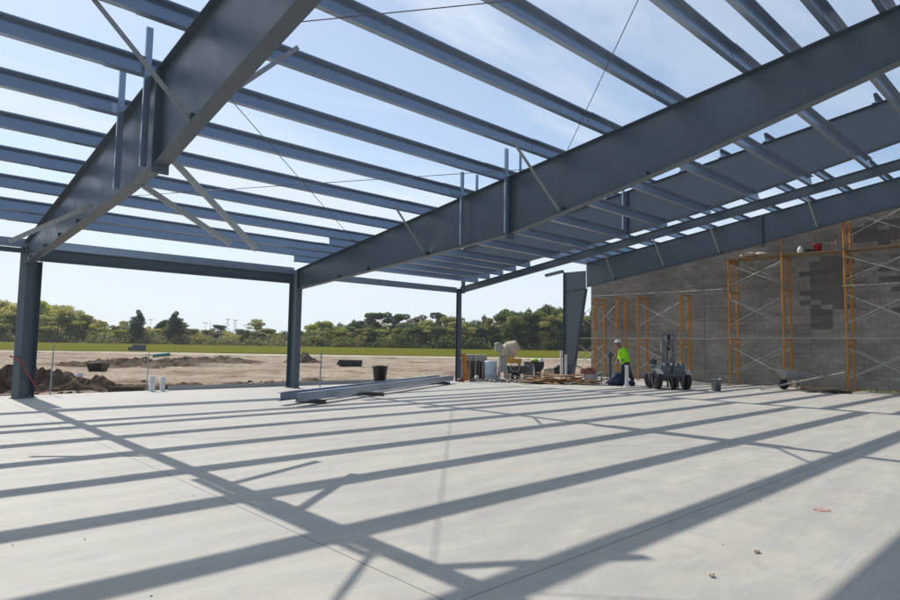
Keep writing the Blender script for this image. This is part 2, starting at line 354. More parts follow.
# ------------------------------------------------------------------ setting: ground
VX, VY = CAM.x, CAM.y
gb = MB()
pts = []
ZG = -.55
gb.add([(-940, -940, ZG), (940, -940, ZG), (940, 940, ZG), (-940, 940, ZG)], [(0, 1, 2, 3)])
tag(gb.build('ground', 'scrub'), kind='structure')
slab = MB(); slab.box((-2.4, -24.5, -.2), (55.2, 51.1, .4))
tag(slab.build('floor_slab', 'concrete'), kind='structure')

MOUNDS = [(-.9, 4.6, 1.3, .95), (-2.6, 5.6, 1.8, 1.1), (.9, 3.9, .9, .75), (1.9, 3.4, .8, .50), (2.9, 2.9, .7, .32), (4.2, 3.2, .8, .22), (2.2, 6.2, 1.5, .35), (5.4, 3.0, .9, .26), (6.9, 2.6, .8, .2), (8.6, 2.9, .9, .18), (10.6, 3.2, 1.1, .16),
          (11.5, 27, 2.8, .30), (14.5, 30, 3.2, .34), (9.4, 27.5, 2.4, .26), (16.8, 33, 3.0, .30), (20.5, 33.5, 3.0, .24), (25.6, 30.2, 1.5, .75), (30.5, 14.5, 2.2, .25), (5.5, 31, 3.0, .5), (22, 8, 2, .25)]
def dirt_z(x, y, full=.45):
    d = max(0.0, y - 1.05)
    z = -.13 - .17 * min(1, d / 12)
    p = Vector((x * .28, y * .28, 0)); f = min(1, d / .8)
    z += f * (.13 * noise.noise(p) + .10 * noise.noise(p * 3.3) + .05 * noise.noise(p * 9))
    rut = noise.noise(Vector(((x * .69 + y * .73) * .55, (x * .73 - y * .69) * .06, 3)))
    z += f * .26 * max(0, rut) * min(1, d / 4)
    for mx, my, r, h in MOUNDS:
        h *= full; q = ((x - mx) ** 2 + (y - my) ** 2) / (r * r)
        if q < 6: z += f * h * math.exp(-q * 1.3) * (.8 + .7 * noise.noise(Vector((x * 1.7, y * 1.7, 1))) + .35 * noise.noise(Vector((x * 5, y * 5, 2))))
    return z
def vdep(x, y): return (x - VX) * .6863 + (y - VY) * .7273
def sheet(fn_y0, fn_y1, xs, nt, fz, pw=1.0):
    mb = MB(); vs = []; fs = []
    for x in xs:
        a, b = fn_y0(x), fn_y1(x)
        for k in range(nt + 1):
            y = a + (b - a) * (k / nt) ** pw; vs.append((x, y, fz(x, y)))
    n = nt + 1
    for i in range(len(xs) - 1):
        for k in range(nt): fs.append((i * n + k, (i + 1) * n + k, (i + 1) * n + k + 1, i * n + k + 1))
    return mb.add(vs, fs, True)
def yv(v, c): return lambda x: max(1.06, VY + (v + c * (x - VX) - (x - VX) * .6863) / .7273)
# lawn edge recedes a little to the right
V0, V1 = 80, 91
xs = [-30 + i * .42 for i in range(int(14 / .42))] + [-16 + i * .22 for i in range(int(34 / .22))] + [18 + i * .55 for i in range(int(75 / .55))]
tag(sheet(lambda x: 1.06, yv(V0, .05), xs, 170, dirt_z, 1.9).build('site_dirt', 'dirt'), kind='structure')
xs2 = [-60 + i * 3 for i in range(66)]
tag(sheet(yv(V0 - 1.5, .05), yv(V1 + 2, .10), xs2, 8, lambda x, y: -.24 + .05 * noise.noise(Vector((x * .2, y * .2, 0)))).build('sand_track', 'sand'), kind='structure')
def lawn_z(x, y): return -.20 + max(0, vdep(x, y) - V1) / 140 * .85 + .05 * noise.noise(Vector((x * .06, y * .06, 5)))
xs3 = [-130 + i * 2 for i in range(195)]
tag(sheet(lambda x: yv(V1, .10)(x) + 1.1 * noise.noise(Vector((x * .13, 0, 0))), yv(262, .1), xs3, 30, lawn_z).build('lawn', 'lawn'), kind='structure')
tag(sheet(yv(245, .1), yv(640, .1), [-440 + i * 60 for i in range(18)], 10, lambda x, y: .55).build('far_field', 'scrub'), kind='structure')

# loose soil mounds as their own stuff objects beside the slab
def mound(name, pts, label):
    mb = MB()
    for mx, my, r, h in pts:
        n = 44; vs = []
        for i in range(n + 1):
            for j in range(n + 1):
                x = mx + (i / n - .5) * 3.2 * r; y = max(1.12, my + (j / n - .5) * 3.2 * r)
                q = ((x - mx) ** 2 + (y - my) ** 2) / (r * r)
                z = dirt_z(x, y, 1.0) - .03 + .05 * math.exp(-q) + .14 * h * math.exp(-q * .8) * (noise.noise(Vector((x * 2.7, y * 2.7, 7))) + .8 * noise.noise(Vector((x * 7, y * 7, 9))) + .5 * noise.noise(Vector((x * 17, y * 17, 2))))
                vs.append((x, y, z - .22 * max(0, q - 1.3)))
        mb.add(vs, [(i * (n + 1) + j, (i + 1) * (n + 1) + j, (i + 1) * (n + 1) + j + 1, i * (n + 1) + j + 1) for i in range(n) for j in range(n)], False)
    return tag(mb.build(name, 'mound'), kind='stuff', label=label, cat='soil')
mound('soil_heap', MOUNDS[:11], 'dark loose soil heaped along the slab edge behind the left column')
mound('soil_heap', MOUNDS[11:16], 'low ridge of dark soil at the far side of the graded dirt')
mound('soil_heap', [MOUNDS[16]], 'small brown soil heap beside the middle column far out on the dirt')
# clods
cl = MB()
for i in range(420):
    x = rnd.uniform(-4, 11); y = 1.3 + abs(rnd.gauss(0, 2.2)); r = rnd.uniform(.02, .085)
    cl.blob((x, y, dirt_z(x, y) + r * .3), (r * 1.3, r, r * .8), 6, 4, .5, i)
tag(cl.build('soil_clods', 'mound'), kind='stuff', label='scattered clods of soil on the dirt beside the slab', cat='soil')

# ------------------------------------------------------------------ steel frame
ZE, SL = 3.942, .1478
NRM = Vector((0, SL, 1)).normalized(); UPS = Vector((0, -1, SL)).normalized()   # roof normal, up-slope direction
XA, XB_, XC = 0.0, 7.62, 15.28
XE, XD, ZE2 = 15.50, 23.30, 5.60
def roof(y, z0=ZE): return z0 - SL * y
def hsec(mb, c, b, d, tf, tw, z0, z1, rot=0.0):
    """H section: web along local y (depth d), flanges width b along local x."""
    for sx in (-1, 1): pass
    Rm = Matrix.Rotation(rot, 3, 'Z'); c = Vector(c)
    def bx(p, dm): mb.box(c + Rm @ Vector((p[0], p[1], (z0 + z1) / 2)), (dm[0], dm[1], z1 - z0), Rm)
    return bx
def h_column(name, label, c, b, d, rot, ztop, plate=True, z0=0.0, zhi=None):
    t = thing(name, label, 'steel column', (c[0], c[1], z0), 'columns of the steel frame')
    Rm = Matrix.Rotation(rot, 3, 'Z'); cv = Vector((c[0], c[1], 0))
    def P(x, y, z): q = Rm @ Vector((x, y, 0)); return Vector((cv.x + q.x, cv.y + q.y, z))
    for sgn in (-1, 1):
        zt = (zhi if sgn > 0 else zhi + .36) if zhi else ztop; m = MB(); m.box(P(0, sgn * (d / 2 - .008), (z0 + zt) / 2 + .01), (b, .016, zt - z0 - .02), Rm); m.build('flange', 'steel', t)
    m = MB(); m.box(P(0, 0, (z0 + ztop) / 2 + .01), (.010, d - .034, ztop - z0 - .02), Rm)
    if zhi: m.box(P(0, .03, (ztop + zhi) / 2 - .002), (.012, d - .10, zhi - ztop), Rm)
    m.build('web', 'steel', t)
    if plate:
        m = MB(); m.box(P(0, 0, z0 + .009), (b + .06, d + .08, .018), Rm); pl = m.build('base_plate', 'steel', t)
        for sx in (-1, 1):
            for sy in (-1, 1): k = MB(); k.tube(P(sx * b * .33, sy * (d / 2 + .018) * .55, z0 + .018), P(sx * b * .33, sy * (d / 2 + .018) * .55, z0 + .06), .012, 6); k.build('anchor_bolt', 'bolt', pl)
    return t
h_column('steel_column', 'dark slate H column at far left with red tape tied round it', (.12, .18), .20, .50, R(-52), 3.345, zhi=3.50)
h_column('steel_column', 'dark slate H column standing between the open bay and the trash can', (7.62, .05), .21, .50, 0, 3.975)
h_column('steel_column', 'slim dark slate post with an orange plank leaning on its foot', (XC, .0), .15, .17, 0, 3.90)
# tapered column of the taller frame
def tapered_column():
    t = thing('steel_column', 'tapered blue-grey column flaring wide at the top beside the block wall', 'steel column', (XD, .2, 0), 'columns of the steel frame')
    yo, zt = .42, 5.36
    inn = [(-.10, .02), (-.90, 4.50)]
    m = MB(); m.add([(XD - .006, yo - .02, .02), (XD - .006, -.10, .02), (XD - .006, -.89, 4.48), (XD - .006, -.89, zt), (XD - .006, yo - .02, zt), (XD + .006, yo - .02, .02), (XD + .006, -.10, .02), (XD + .006, -.89, 4.48), (XD + .006, -.89, zt), (XD + .006, yo - .02, zt)],
          [(0, 1, 2, 3, 4), (9, 8, 7, 6, 5), (0, 5, 6, 1), (1, 6, 7, 2), (2, 7, 8, 3), (3, 8, 9, 4), (4, 9, 5, 0)]); m.build('web', 'steel', t)
    m = MB(); m.box((XD, yo, zt / 2 + .01), (.24, .018, zt - .02)); m.build('flange', 'steel', t)
    m = MB(); m.bar((XD, -.112, .02), (XD, -.905, 4.46), .24, .018, (0, 1, .18)); m.build('flange', 'steel', t)
    m = MB(); m.bar((XD - .03, -.02 - .86, 4.47), (XD - .03, yo - .03, 4.36), .11, .014); m.build('stiffener', 'steel', t)
    m = MB(); m.box((XD, .16, .010), (.30, .62, .02)); m.build('base_plate', 'steel', t)
tapered_column()

def rafter(label, X, z0, bot, fw_, yend, y0, splices, clips, braces=(), struts=(), lugs=()):
    """bot: list of (y, z) of the bottom edge from the eave inwards."""
    t = thing('roof_rafter', label, 'steel rafter', (X, y0, roof(y0, z0) - .5), 'rafters of the steel frame')
    tz = .006
    def zb(y):
        for (ya, za), (yb, zb_) in zip(bot[:-1], bot[1:]):
            if ya >= y >= yb: return za + (zb_ - za) * (y - ya) / (yb - ya)
        return bot[-1][1]
    prof = [(y0, roof(y0, z0) - .012)] + [(y, z + .012) for y, z in bot] + [(yend, roof(yend, z0) - .012)]
    vs = [(X - tz, y, z) for y, z in prof] + [(X + tz, y, z) for y, z in prof]; n = len(prof)
    m = MB(); m.add(vs, [tuple(range(n)), tuple(range(2 * n - 1, n - 1, -1))] + [(i, n + i, n + (i + 1) % n, (i + 1) % n) for i in range(n)]); m.build('web', 'steel', t)
    m = MB(); a = Vector((X, y0, roof(y0, z0) - .006)); b = Vector((X, yend, roof(yend, z0) - .006)); m.bar(a, b, fw_, .012); m.build('top_flange', 'steel', t)
    m = MB()
    for (ya, za), (yb, zb_) in zip(bot[:-1], bot[1:]): m.bar((X, ya, za + .006), (X, yb, zb_ + .006), fw_, .012)
    m.build('bottom_flange', 'steel', t)
    for ys in splices:
        zt, zl = roof(ys, z0), zb(ys)
        for dy in (-.012, .012):
            m = MB(); m.box((X, ys + dy, (zt + zl) / 2 - .06), (fw_ + .035, .020, zt - zl + .10)); pl = m.build('splice_plate', 'steel', t)
        for i in range(6):
            for sx in (-1, 1):
                k = MB(); z = zl + (zt - zl) * (i + .5) / 6; k.tube((X + sx * fw_ * .3, ys - .05, z), (X + sx * fw_ * .3, ys + .05, z), .011, 6); k.build('bolt', 'steel', pl)
    for y in clips:
        m = MB(); c = Vector((X, y, roof(y, z0))); m.box(c + NRM * .095 + UPS * -.012, (.12, .008, .19), Matrix((Vector((1, 0, 0)), -UPS, NRM)).transposed()); m.build('purlin_clip', 'steel', t)
    for (yb, dx, yt) in braces:
        m = MB(); p = Vector((X + (.05 if dx > 0 else -.05), yb, zb(yb) + .05)); q = Vector((X + dx, yt, roof(yt, z0) + .10))
        d = (q - p).normalized(); sd = d.cross(Vector((0, 1, 0))).normalized()
        m.extrude([(0, 0), (.075, 0), (.075, .006), (.006, .006), (.006, .065), (0, .065)], p, q, Vector((0, 1, 0)), sd); m.build('flange_brace', 'brace', t)
        m = MB(); m.box(p + Vector((0, 0, .02)), (.10, .09, .10)); m.build('brace_lug', 'steel', t)
    for yl in lugs:
        m = MB(); m.box((X - .055, yl, zb(yl) + .07), (.09, .10, .10)); m.build('brace_lug', 'steel', t)
    for (ys, side, zt_) in struts:
        m = MB(); x = X + side * (fw_ / 2 + .10); m.extrude([(0, 0), (.05, 0), (.05, .005), (.005, .005), (.005, .09), (0, .09)], (x, ys, zb(ys) + .02), (x, ys - .0, zt_), Vector((0, 1, 0)), Vector((-side, 0, 0))); m.build('upright_angle', 'purlin', t)
    return t
YP = [-1.69, -2.40, -3.78, -5.17, -6.56, -7.95, -9.33, -10.72, -12.10, -13.46, -14.80, -15.44, -16.09, -16.73, -17.4, -18.1, -18.8, -19.5, -20.9, -22.3]
BOT = [(-.205, 3.30), (-6.8, 3.80), (-9.52, 4.02), (-11.9, 4.48), (-13.9, 4.90), (-16.85, 5.62), (-25, 7.0)]
BOTA = [(.36, 3.35), (-8.0, 3.83), (-9.7, 3.97), (-11.57, 4.36), (-13.6, 4.76), (-16.85, 5.62), (-25, 7.0)]
rafter('deep dark rafter crossing the upper left corner directly overhead', XA, ZE, BOTA, .20, -25, .37, [-9.62], YP,
       [(-10.94, -1.19, -10.62), (-11.38, 1.36, -11.0)], [(-8.15, -1, 5.90), (-9.40, -1, 6.02)], [-.75, -2.4, -3.8, -5.3])
rafter('long deep slate rafter rising from the middle column to the upper right', XB_, ZE, BOT, .20, -25, -.203, [-9.52], YP + [-1.03, -3.08],
       [(-10.98, -1.28, -10.72), (-6.70, -1.0, -6.56)], [(-8.12, -1, 5.72), (-8.30, 1, 5.68), (-9.55, -1, 5.98), (-9.68, 1, 5.90)], [-2.6, -4.1, -12.9])
YC = [-1.03, -1.69, -2.40, -3.08, -3.78, -5.17, -6.56, -7.95, -9.33, -10.72, -12.10, -13.46, -14.80, -16.09, -17.4, -18.8]
rafter('thin dark end rafter running from the slim post up to the right', XC, ZE, [(-.09, 3.70), (-25, roof(-25) - .25)], .13, -25, -.088, [], YC)
Y2 = [-.78, -1.27, -1.90, -2.58, -3.23, -4.42, -5.78, -7.18, -8.55, -9.80, -11.05, -12.31, -13.60, -14.95, -16.2, -17.5, -18.8]
rafter('deep rafter of the taller frame seen just above the thin end rafter', XE, ZE2, [(-.1, 4.62), (-3, 4.72), (-7.37, 5.25), (-10.24, 5.68), (-11.6, 5.94), (-14.4, 6.52), (-25, 8.75)], .20, -25, .05, [-7.85], Y2, struts=[(-7.8, -1, 7.1)])
rafter('deep blue-grey rafter passing in front of the top of the block wall', XD, ZE2, [(-.93, 4.52), (-6.29, 5.34), (-9.1, 5.76), (-13.94, 6.64), (-25, 8.75)], .22, -25, -.915, [-9.35], Y2,
       [(-2.56, -1.0, -2.58), (-5.14, -1.0, -5.1), (-7.65, -1.0, -7.6), (-11.37, -1.0, -11.3)])
# post under the hidden end of the taller rafter
m = MB(); m.box((XE, -.02, (3.70 + 4.60) / 2), (.12, .12, .88)); solo('stub_post', m, 'steel', 'short steel post carrying the outer end of the taller rafter above the slim column', 'steel post', (XE, -.02, 3.70))
# eave overhang bracket on the tapered column
m = MB(); m.bar((XD - .1, .45, 5.42), (XD - .1, 1.56, 5.28), .18, .14); solo('eave_bracket', m, 'steel', 'short steel stub jutting outward from the head of the tapered column', 'bracket', (XD, .45, 5.3))

# purlins: Z sections
ZP = .24
def zprof(o=0.0):
    t_, f = .006, .074
    return [(-f, 0), (0 + t_ / 2, 0), (t_ / 2, ZP - t_), (f, ZP - t_), (f, ZP - .022), (f + t_, ZP - .022), (f + t_, ZP), (-t_ / 2, ZP), (-t_ / 2, t_), (-f, t_), (-f, .022), (-f - t_, .022), (-f - t_, 0)]
def purlin(x0, x1, y, z0, label, group, lift=.0, holes=()):
    m = MB(); a = Vector((x0, y, roof(y, z0))) + NRM * (.002 + lift) + UPS * lift; b = Vector((x1, y, roof(y, z0))) + NRM * (.002 + lift) + UPS * lift
    m.extrude(zprof(), a, b, UPS, NRM)
    if not holes: return solo('roof_purlin', m, 'purlin', label, 'purlin', (x0, y, roof(y, z0)), group)
    t = thing('roof_purlin', label, 'purlin', (x0, y, roof(y, z0)), group); m.build('z_section', 'purlin', t)
    for hx in holes:
        for hz in (.07, .14):
            k = MB(); c = a + Vector((hx - x0, 0, 0)) + NRM * hz; k.tube(c - UPS * -.0035, c + UPS * .012, .013, 8); k.build('bolt_head', 'bolt', t)
    return t
for i, y in enumerate(YP):
    purlin(-9.4, .70, y, ZE, f'purlin with pale bolt dots left of the overhead rafter, {nth(i)} up from the eave', 'roof purlins of the left bay', .007, holes=(-3.1, -2.2, -1.0))
    purlin(-.70, XB_ + .62, y, ZE, f'blue-grey purlin spanning between the two deep rafters, {nth(i)} up from the eave', 'roof purlins between the two deep rafters')
for i, y in enumerate(YC):
    purlin(XB_ - .70, XC + .10, y, ZE, f'purlin seen from below beyond the long rafter, {nth(i)} up from the eave', 'roof purlins beyond the long rafter', .007)
for i, y in enumerate(Y2):
    purlin(XE - .16, 25.3, y, ZE2, f'purlin of the taller roof ending on the block wall, {nth(i)} up from the eave', 'roof purlins of the taller roof')
# eave struts and spandrel
def channel(x0, x1, y, z0, z1, label, group=None, mat='purlin', name='eave_strut', f=.08):
    h = z1 - z0; m = MB(); t_ = .008
    m.extrude([(0, 0), (f, 0), (f, t_), (t_, t_), (t_, h - t_), (f, h - t_), (f, h), (0, h)], (x0, y, z0), (x1, y, z0), (0, 1, 0), (0, 0, 1))
    return solo(name, m, mat, label, 'eave beam', (x0, y, z0), group)
channel(-9.4, -.012, -.02, 3.80, 4.02, 'eave channel running off the left edge from the overhead rafter', 'eave struts')
channel(.012, 7.505, -.02, 3.825, 4.03, 'pale eave channel between the left and middle columns', 'eave struts')
channel(7.735, 15.20, .06, 3.72, 3.95, 'eave channel running from the middle column to the slim post', 'eave struts')
channel(-9.4, -.012, -.01, 3.66, 3.78, 'lower channel under the eave at the left edge', 'eave struts', 'steel')
t = thing('spandrel_beam', 'dark I beam spanning between the left and middle columns under the eave', 'steel beam', (.4, .05, 3.5))
m = MB(); m.box((3.758, .05, 3.655), (7.49, .010, .30)); m.build('web', 'steel', t)
m = MB(); m.box((3.758, .05, 3.500), (7.49, .16, .012)); m.build('flange', 'steel', t)
m = MB(); m.box((3.758, .05, 3.811), (7.49, .16, .012)); m.build('flange', 'steel', t)
# pipe strut at the left eave
m = MB(); m.bar((-.07, -6.38, 3.90), (-1.24, -6.30, 3.10), .075, .05, (0, 1, 0)); solo('loose_brace', m, 'brace', 'thick grey brace swung out to the left of the overhead rafter near the left column', 'angle brace', (-.07, -6.38, 3.9), 'loose braces')
# two unbolted flange braces swung out from the overhead rafter
for a, b, lb in (((.06, -9.80, 4.05), (1.33, -9.95, 2.87), 'upper of two loose grey angle braces swung down from the overhead rafter'),
                 ((.06, -8.60, 3.87), (1.42, -8.82, 3.09), 'lower of two loose grey angle braces swung down from the overhead rafter')):
    a, b = Vector(a), Vector(b); d = (b - a).normalized(); m = MB(); m.extrude([(0, 0), (.075, 0), (.075, .006), (.006, .006), (.006, .065), (0, .065)], a, b, d.cross(Vector((0, 1, 0))).normalized(), Vector((0, 1, 0)))
    solo('loose_brace', m, 'brace', lb, 'angle brace', a, 'loose braces')
# rod bracing in the roof
def rod(a, b, label):
    m = MB(); m.tube(a, b, .0075, 6); solo('brace_rod', m, 'cable', label, 'brace rod', a, 'roof brace rods')
def rz(x, y): return (x, y, roof(y) - .05)
rod(rz(.1, -10.9), rz(7.5, -18.3), 'thin brace rod crossing the top middle of the open roof')
rod(rz(7.5, -11.15), rz(.1, -19.1), 'thin brace rod rising from the long rafter through the blue sky at upper right')
rod(rz(.1, -10.3), rz(7.5, -3.65), 'thin brace rod slanting down from the overhead rafter toward the middle column')
rod(rz(.1, -3.75), rz(7.5, -10.15), 'thin nearly level brace rod between the two deep rafters')

# ------------------------------------------------------------------ block wall
t = thing('block_wall', 'tall grey concrete block wall with dark damp patches behind the scaffolds', 'block wall', (25.5, -13, 0))
top = [(.22, 5.2), (-.6, 5.35), (-5.3, 6.2), (-8, 6.72), (-13.6, 7.65), (-20, 8.7), (-27, 9.9)]
prof = [(.22, -.3)]
y = .22; lev = None
while y > -27:
    for (ya, za), (yb, zb_) in zip(top[:-1], top[1:]):
        if ya >= y >= yb: z = za + (zb_ - za) * (y - ya) / (yb - ya)
    z = round(z / .2) * .2
    if lev is None: prof.append((y, z))
    elif abs(z - lev) > .01: prof += [(y, lev), (y, z)]
    lev = z; y -= .4
prof += [(-27, lev), (-27, -.3)]
n = len(prof); vs = [(25.4, a, b) for a, b in prof] + [(25.6, a, b) for a, b in prof]
m = MB(); m.add(vs, [tuple(range(n)), tuple(range(2 * n - 1, n - 1, -1))] + [(i, n + i, n + (i + 1) % n, (i + 1) % n) for i in range(n)])
m.build('masonry', 'cmu', t)
# control joints in the wall
m = MB(); m.box((25.397, -5.95, 2.6), (.004, .012, 5.2)); m.build('control_joint', 'block', t)
m = MB(); m.box((25.41, -3.0, -.02), (.3, 1, .02))
# strip of weeds and dust at the foot of the wall
m = MB()
for i in range(700):
    y = rnd.uniform(-18, -9) if rnd.random() < .7 else rnd.uniform(-18, 0); x = 25.38 - abs(rnd.gauss(0, .12)); h = rnd.uniform(.02, .10); a = rnd.uniform(0, 3.14); w = rnd.uniform(.01, .03)
    m.add([(x - w * math.cos(a), y - w * math.sin(a), 0), (x + w * math.cos(a), y + w * math.sin(a), 0), (x + rnd.uniform(-.04, .02), y + rnd.uniform(-.04, .04), h)], [(0, 1, 2)])
tag(m.build('weeds', 'yellowgreen'), 'low weeds along the foot of the block wall', 'weeds', kind='stuff')

# ------------------------------------------------------------------ scaffolds
SX0, SX1 = 24.10, 25.05
def sc_frame(t, y, z0, z1, thin=False):
    m = MB(); r = .040; x0, x1 = SX0, SX1
    m.tube((x0, y, z0), (x0, y, z1), r, 7); m.tube((x1, y, z0), (x1, y, z1), r, 7)
    m.tube((x0, y, z1 - .07), (x1, y, z1 - .07), r, 7)
    if thin:
        for fx in (.28, .72): m.tube((x0 + fx * (x1 - x0), y, z0 + .25), (x0 + fx * (x1 - x0), y, z1 - .07), .016, 6)
        m.tube((x0, y, z0 + .25), (x1, y, z0 + .25), .018, 6)
    else:
        for s, xx in ((1, x0), (-1, x1)):
            m.path([(xx + s * .15, y, z0 + .32), (xx + s * .15, y, z1 - .34), (xx + s * .24, y, z1 - .07)], .030, 6)
            for zz in (.38, .85, 1.3):
                if z0 + zz < z1 - .3: m.tube((xx, y, z0 + zz), (xx + s * .15, y, z0 + zz), .014, 5)
        m.tube((x0 + .15, y, z1 - .34), (x1 - .15, y, z1 - .34), .018, 6)
    return m.build('scaffold_frame', 'orange', t)
def sc_brace(t, ya, yb, z0, z1, x):
    m = MB(); m.tube((x, ya, z0), (x, yb, z1), .018, 5); m.tube((x + .03, ya, z1), (x + .03, yb, z0), .018, 5); m.build('cross_brace', 'dullgalv', t)
def sc_rail(t, ya, yb, z, x): m = MB(); m.tube((x, ya, z), (x, yb, z), .017, 6); m.build('rail', 'dullgalv', t)
t = thing('scaffold', 'low two-lift orange scaffold at the left end of the block wall', 'scaffold', (SX0, -3, 0), 'scaffolds along the block wall')
for y in (-.85, -2.12, -3.27, -5.43):
    for z0, z1 in ((.03, 2.03), (2.05, 4.05)): sc_frame(t, y, z0, z1)
for ya, yb in ((.9, -.85), (-.85, -2.12), (-3.27, -5.43)):
    for z0 in (.55, 2.55): sc_brace(t, ya, yb, z0, z0 + 1.1, SX0 + .02)
    sc_brace(t, ya, yb, .6, 1.7, SX1)
sc_rail(t, .9, -7.4, 1.97, SX0 - .03); sc_rail(t, -.85, -7.4, 4.12, SX0 - .03)
for y in (-.85, -2.12, -3.27, -5.43):
    for x in (SX0, SX1): m = MB(); m.box((x, y, .015), (.14, .14, .03)); m.build('foot_plate', 'orange', t)
t = thing('scaffold', 'tall orange scaffold with plank deck in front of the dark damp blocks', 'scaffold', (SX0, -10, 0), 'scaffolds along the block wall')
YT = (-7.62, -9.77, -11.98, -14.2, -16.4)
for k, y in enumerate(YT):
    for z0, z1 in ((.03, 2.03), (2.05, 4.05)): sc_frame(t, y, z0, z1)
    sc_frame(t, y, 4.07, 5.36, True)
    if k in (2, 3, 4): sc_frame(t, y, 5.46, 7.3, k == 2)
    for x in (SX0, SX1): m = MB(); m.box((x, y, .015), (.14, .14, .03)); m.build('foot_plate', 'orange', t)
for k, (ya, yb) in enumerate(zip(YT[:-1], YT[1:])):
    if k != 1:
        for z0 in (.5, 2.55, 4.25):
            sc_brace(t, ya, yb, z0, z0 + (1.15 if z0 < 4 else .9), SX0 + .02); sc_brace(t, ya, yb, z0 + .05, z0 + 1.1, SX1)
    if k >= 2: sc_brace(t, ya, yb, 5.8, 6.9, SX0 + .02)
sc_rail(t, -7.4, -17.5, 2.0, SX0 - .03); sc_rail(t, -11.9, -17.5, 4.0, SX0 - .03)
for i in range(4):
    m = MB(); w = .225
    for (ya, yb) in ((-7.35, -10.4), (-10.42, -13.5), (-13.52, -17.6)):
        dz = rnd.uniform(0, .012); m.box((SX0 + .05 + w * (i + .5), (ya + yb) / 2, 5.405 + dz), (w - .012, abs(yb - ya), .045))
    m.build('plank', 'plank', t)
for y, x in ((-9.77, SX0), (-7.62, SX1)):
    m = MB(); m.tube((x, y, 5.36), (x, y, 6.35 if y < -9 else 5.95), .026, 7); m.build('guard_post', 'orange', t)
zd = 5.444
for k, (y, x) in enumerate(((-8.35, 24.35), (-8.75, 24.6), (-8.5, 24.75))):
    m = MB(); m.blob((x, y, zd + .11 + (.0 if k < 2 else .0)), (.22, .33, .12), 12, 7, .18, k)
    solo('cement_bag', m, 'bag', ['pale slumped cement bag nearest the edge of the plank deck', 'pale cement bag in the middle of the deck heap', 'pale cement bag at the back of the deck heap'][k], 'bag', (x, y, zd), 'bags on the plank deck')
m = MB(); m.blob((24.55, -8.15, zd + .09), (.16, .14, .09), 10, 6, .3, 5); solo('red_bag', m, 'red', 'small red-brown bundle at the left end of the plank deck', 'bundle', (24.55, -8.15, zd))
t = thing('jug', 'white plastic jug on the plank deck', 'jug', (24.5, -10.35, zd)); m = MB(); m.lathe([(.10, 0), (.11, .02), (.11, .20), (.05, .27)], (24.5, -10.35, zd), n=14); m.build('body', 'white', t); m = MB(); m.lathe([(.045, .272), (.045, .32)], (24.5, -10.35, zd), n=10); m.build('cap', 'white', t)
def bucket(name, label, x, y, z, r0, r1, h, mat, group=None, cat='bucket'):
    t = thing(name, label, cat, (x, y, z), group)
    m = MB(); m.lathe([(.001, .004), (r0, .004), (r0, 0), (r1, h), (r1 + .012, h), (r1 + .012, h - .03), (r1 - .006, h - .03), (r1 - .012, h - .01), (r0 - .01, .02), (.001, .02)], (x, y, z), n=20, cap=False); m.build('body', mat, t)
    return t
b_ = bucket('bucket', 'crimson bucket on the plank deck', 24.45, -11.0, zd, .12, .15, .32, 'crimson', 'buckets on site')
m = MB(); m.box((24.5, -10.7, zd + .05), (.25, .3, .10)); m.box((24.5, -10.65, zd + .13), (.15, .2, .05)); solo('tool_tray', m, 'darkwood', 'dark tool tray between the white jug and the crimson bucket', 'tray', (24.5, -10.7, zd))
for k, (y, h) in enumerate(((-11.35, .32), (-11.5, .30), (-11.62, .36))):
    m = MB(); m.tube((24.5, y, zd), (24.5, y, zd + h), .035, 8); m.tube((24.5, y, zd + h), (24.5, y, zd + h + .05), .02, 8)
    solo('bottle', m, 'greywood', ['grey bottle right beside the crimson bucket on the deck', 'middle grey bottle of three on the plank deck', 'grey bottle farthest from the crimson bucket on the deck'][k], 'bottle', (24.5, y, zd), 'bottles on the plank deck')

# ------------------------------------------------------------------ things on the slab
t = bucket('trash_can', 'tall black plastic trash can near the slab edge', 10.75, -.62, 0, .20, .275, .72, 'black', cat='trash can')
m = MB(); m.ring((10.75, -.62, .71), (0, 0, 1), .285, .018, 22, 6); m.build('rim', 'black', t)
def lying_channel(label, a, b, w, h, side):
    a, b = Vector(a), Vector(b); d = (b - a).normalized(); s = d.cross(Vector((0, 0, 1))).normalized() * side
    m = MB(); t_ = .008
    m.extrude([(0, 0), (w, 0), (w, .02), (w - t_, .02), (w - t_, t_), (t_, t_), (t_, h - t_), (w - t_, h - t_), (w - t_, h - .02), (w, h - .02), (w, h), (0, h)], a, b, s, (0, 0, 1))
    solo('steel_beam', m, 'purlin', label, 'steel beam', a, 'steel beams lying on the slab')
lying_channel('front one of two long steel channels lying on blocks on the slab', (4.66, -5.50, .10), (14.25, -.82, .10), .08, .21, -1)
lying_channel('back one of two long steel channels lying on blocks on the slab', (4.45, -5.06, .10), (13.95, -.32, .10), .08, .21, -1)
for x, y, lb in ((7.9, -3.75, 'nearer dark timber block under the two lying steel channels'), (13.3, -1.05, 'farther dark timber block under the two lying steel channels'), (5.35, -4.95, 'timber block under the left ends of the two lying steel channels')):
    m = MB(); c = Vector((x, y, .05)); Rm = Matrix.Rotation(R(-62), 3, 'Z'); m.box(c, (1.1 if x < 9 and x > 6 else .8, .12, .098), Rm); solo('timber_block', m, 'darkwood', lb, 'timber block', (x, y, 0), 'timber blocks under the beams')
m = MB(); m.extrude([(0, 0), (.13, 0), (.13, .012), (.012, .012), (.012, .13), (0, .13)], (3.9, .90, .002), (14.9, .90, .002), (0, 1, 0), (0, 0, 1)); solo('edge_angle', m, 'galv', 'long grey steel angle lying along the far edge of the slab', 'steel angle', (3.9, .9, 0))
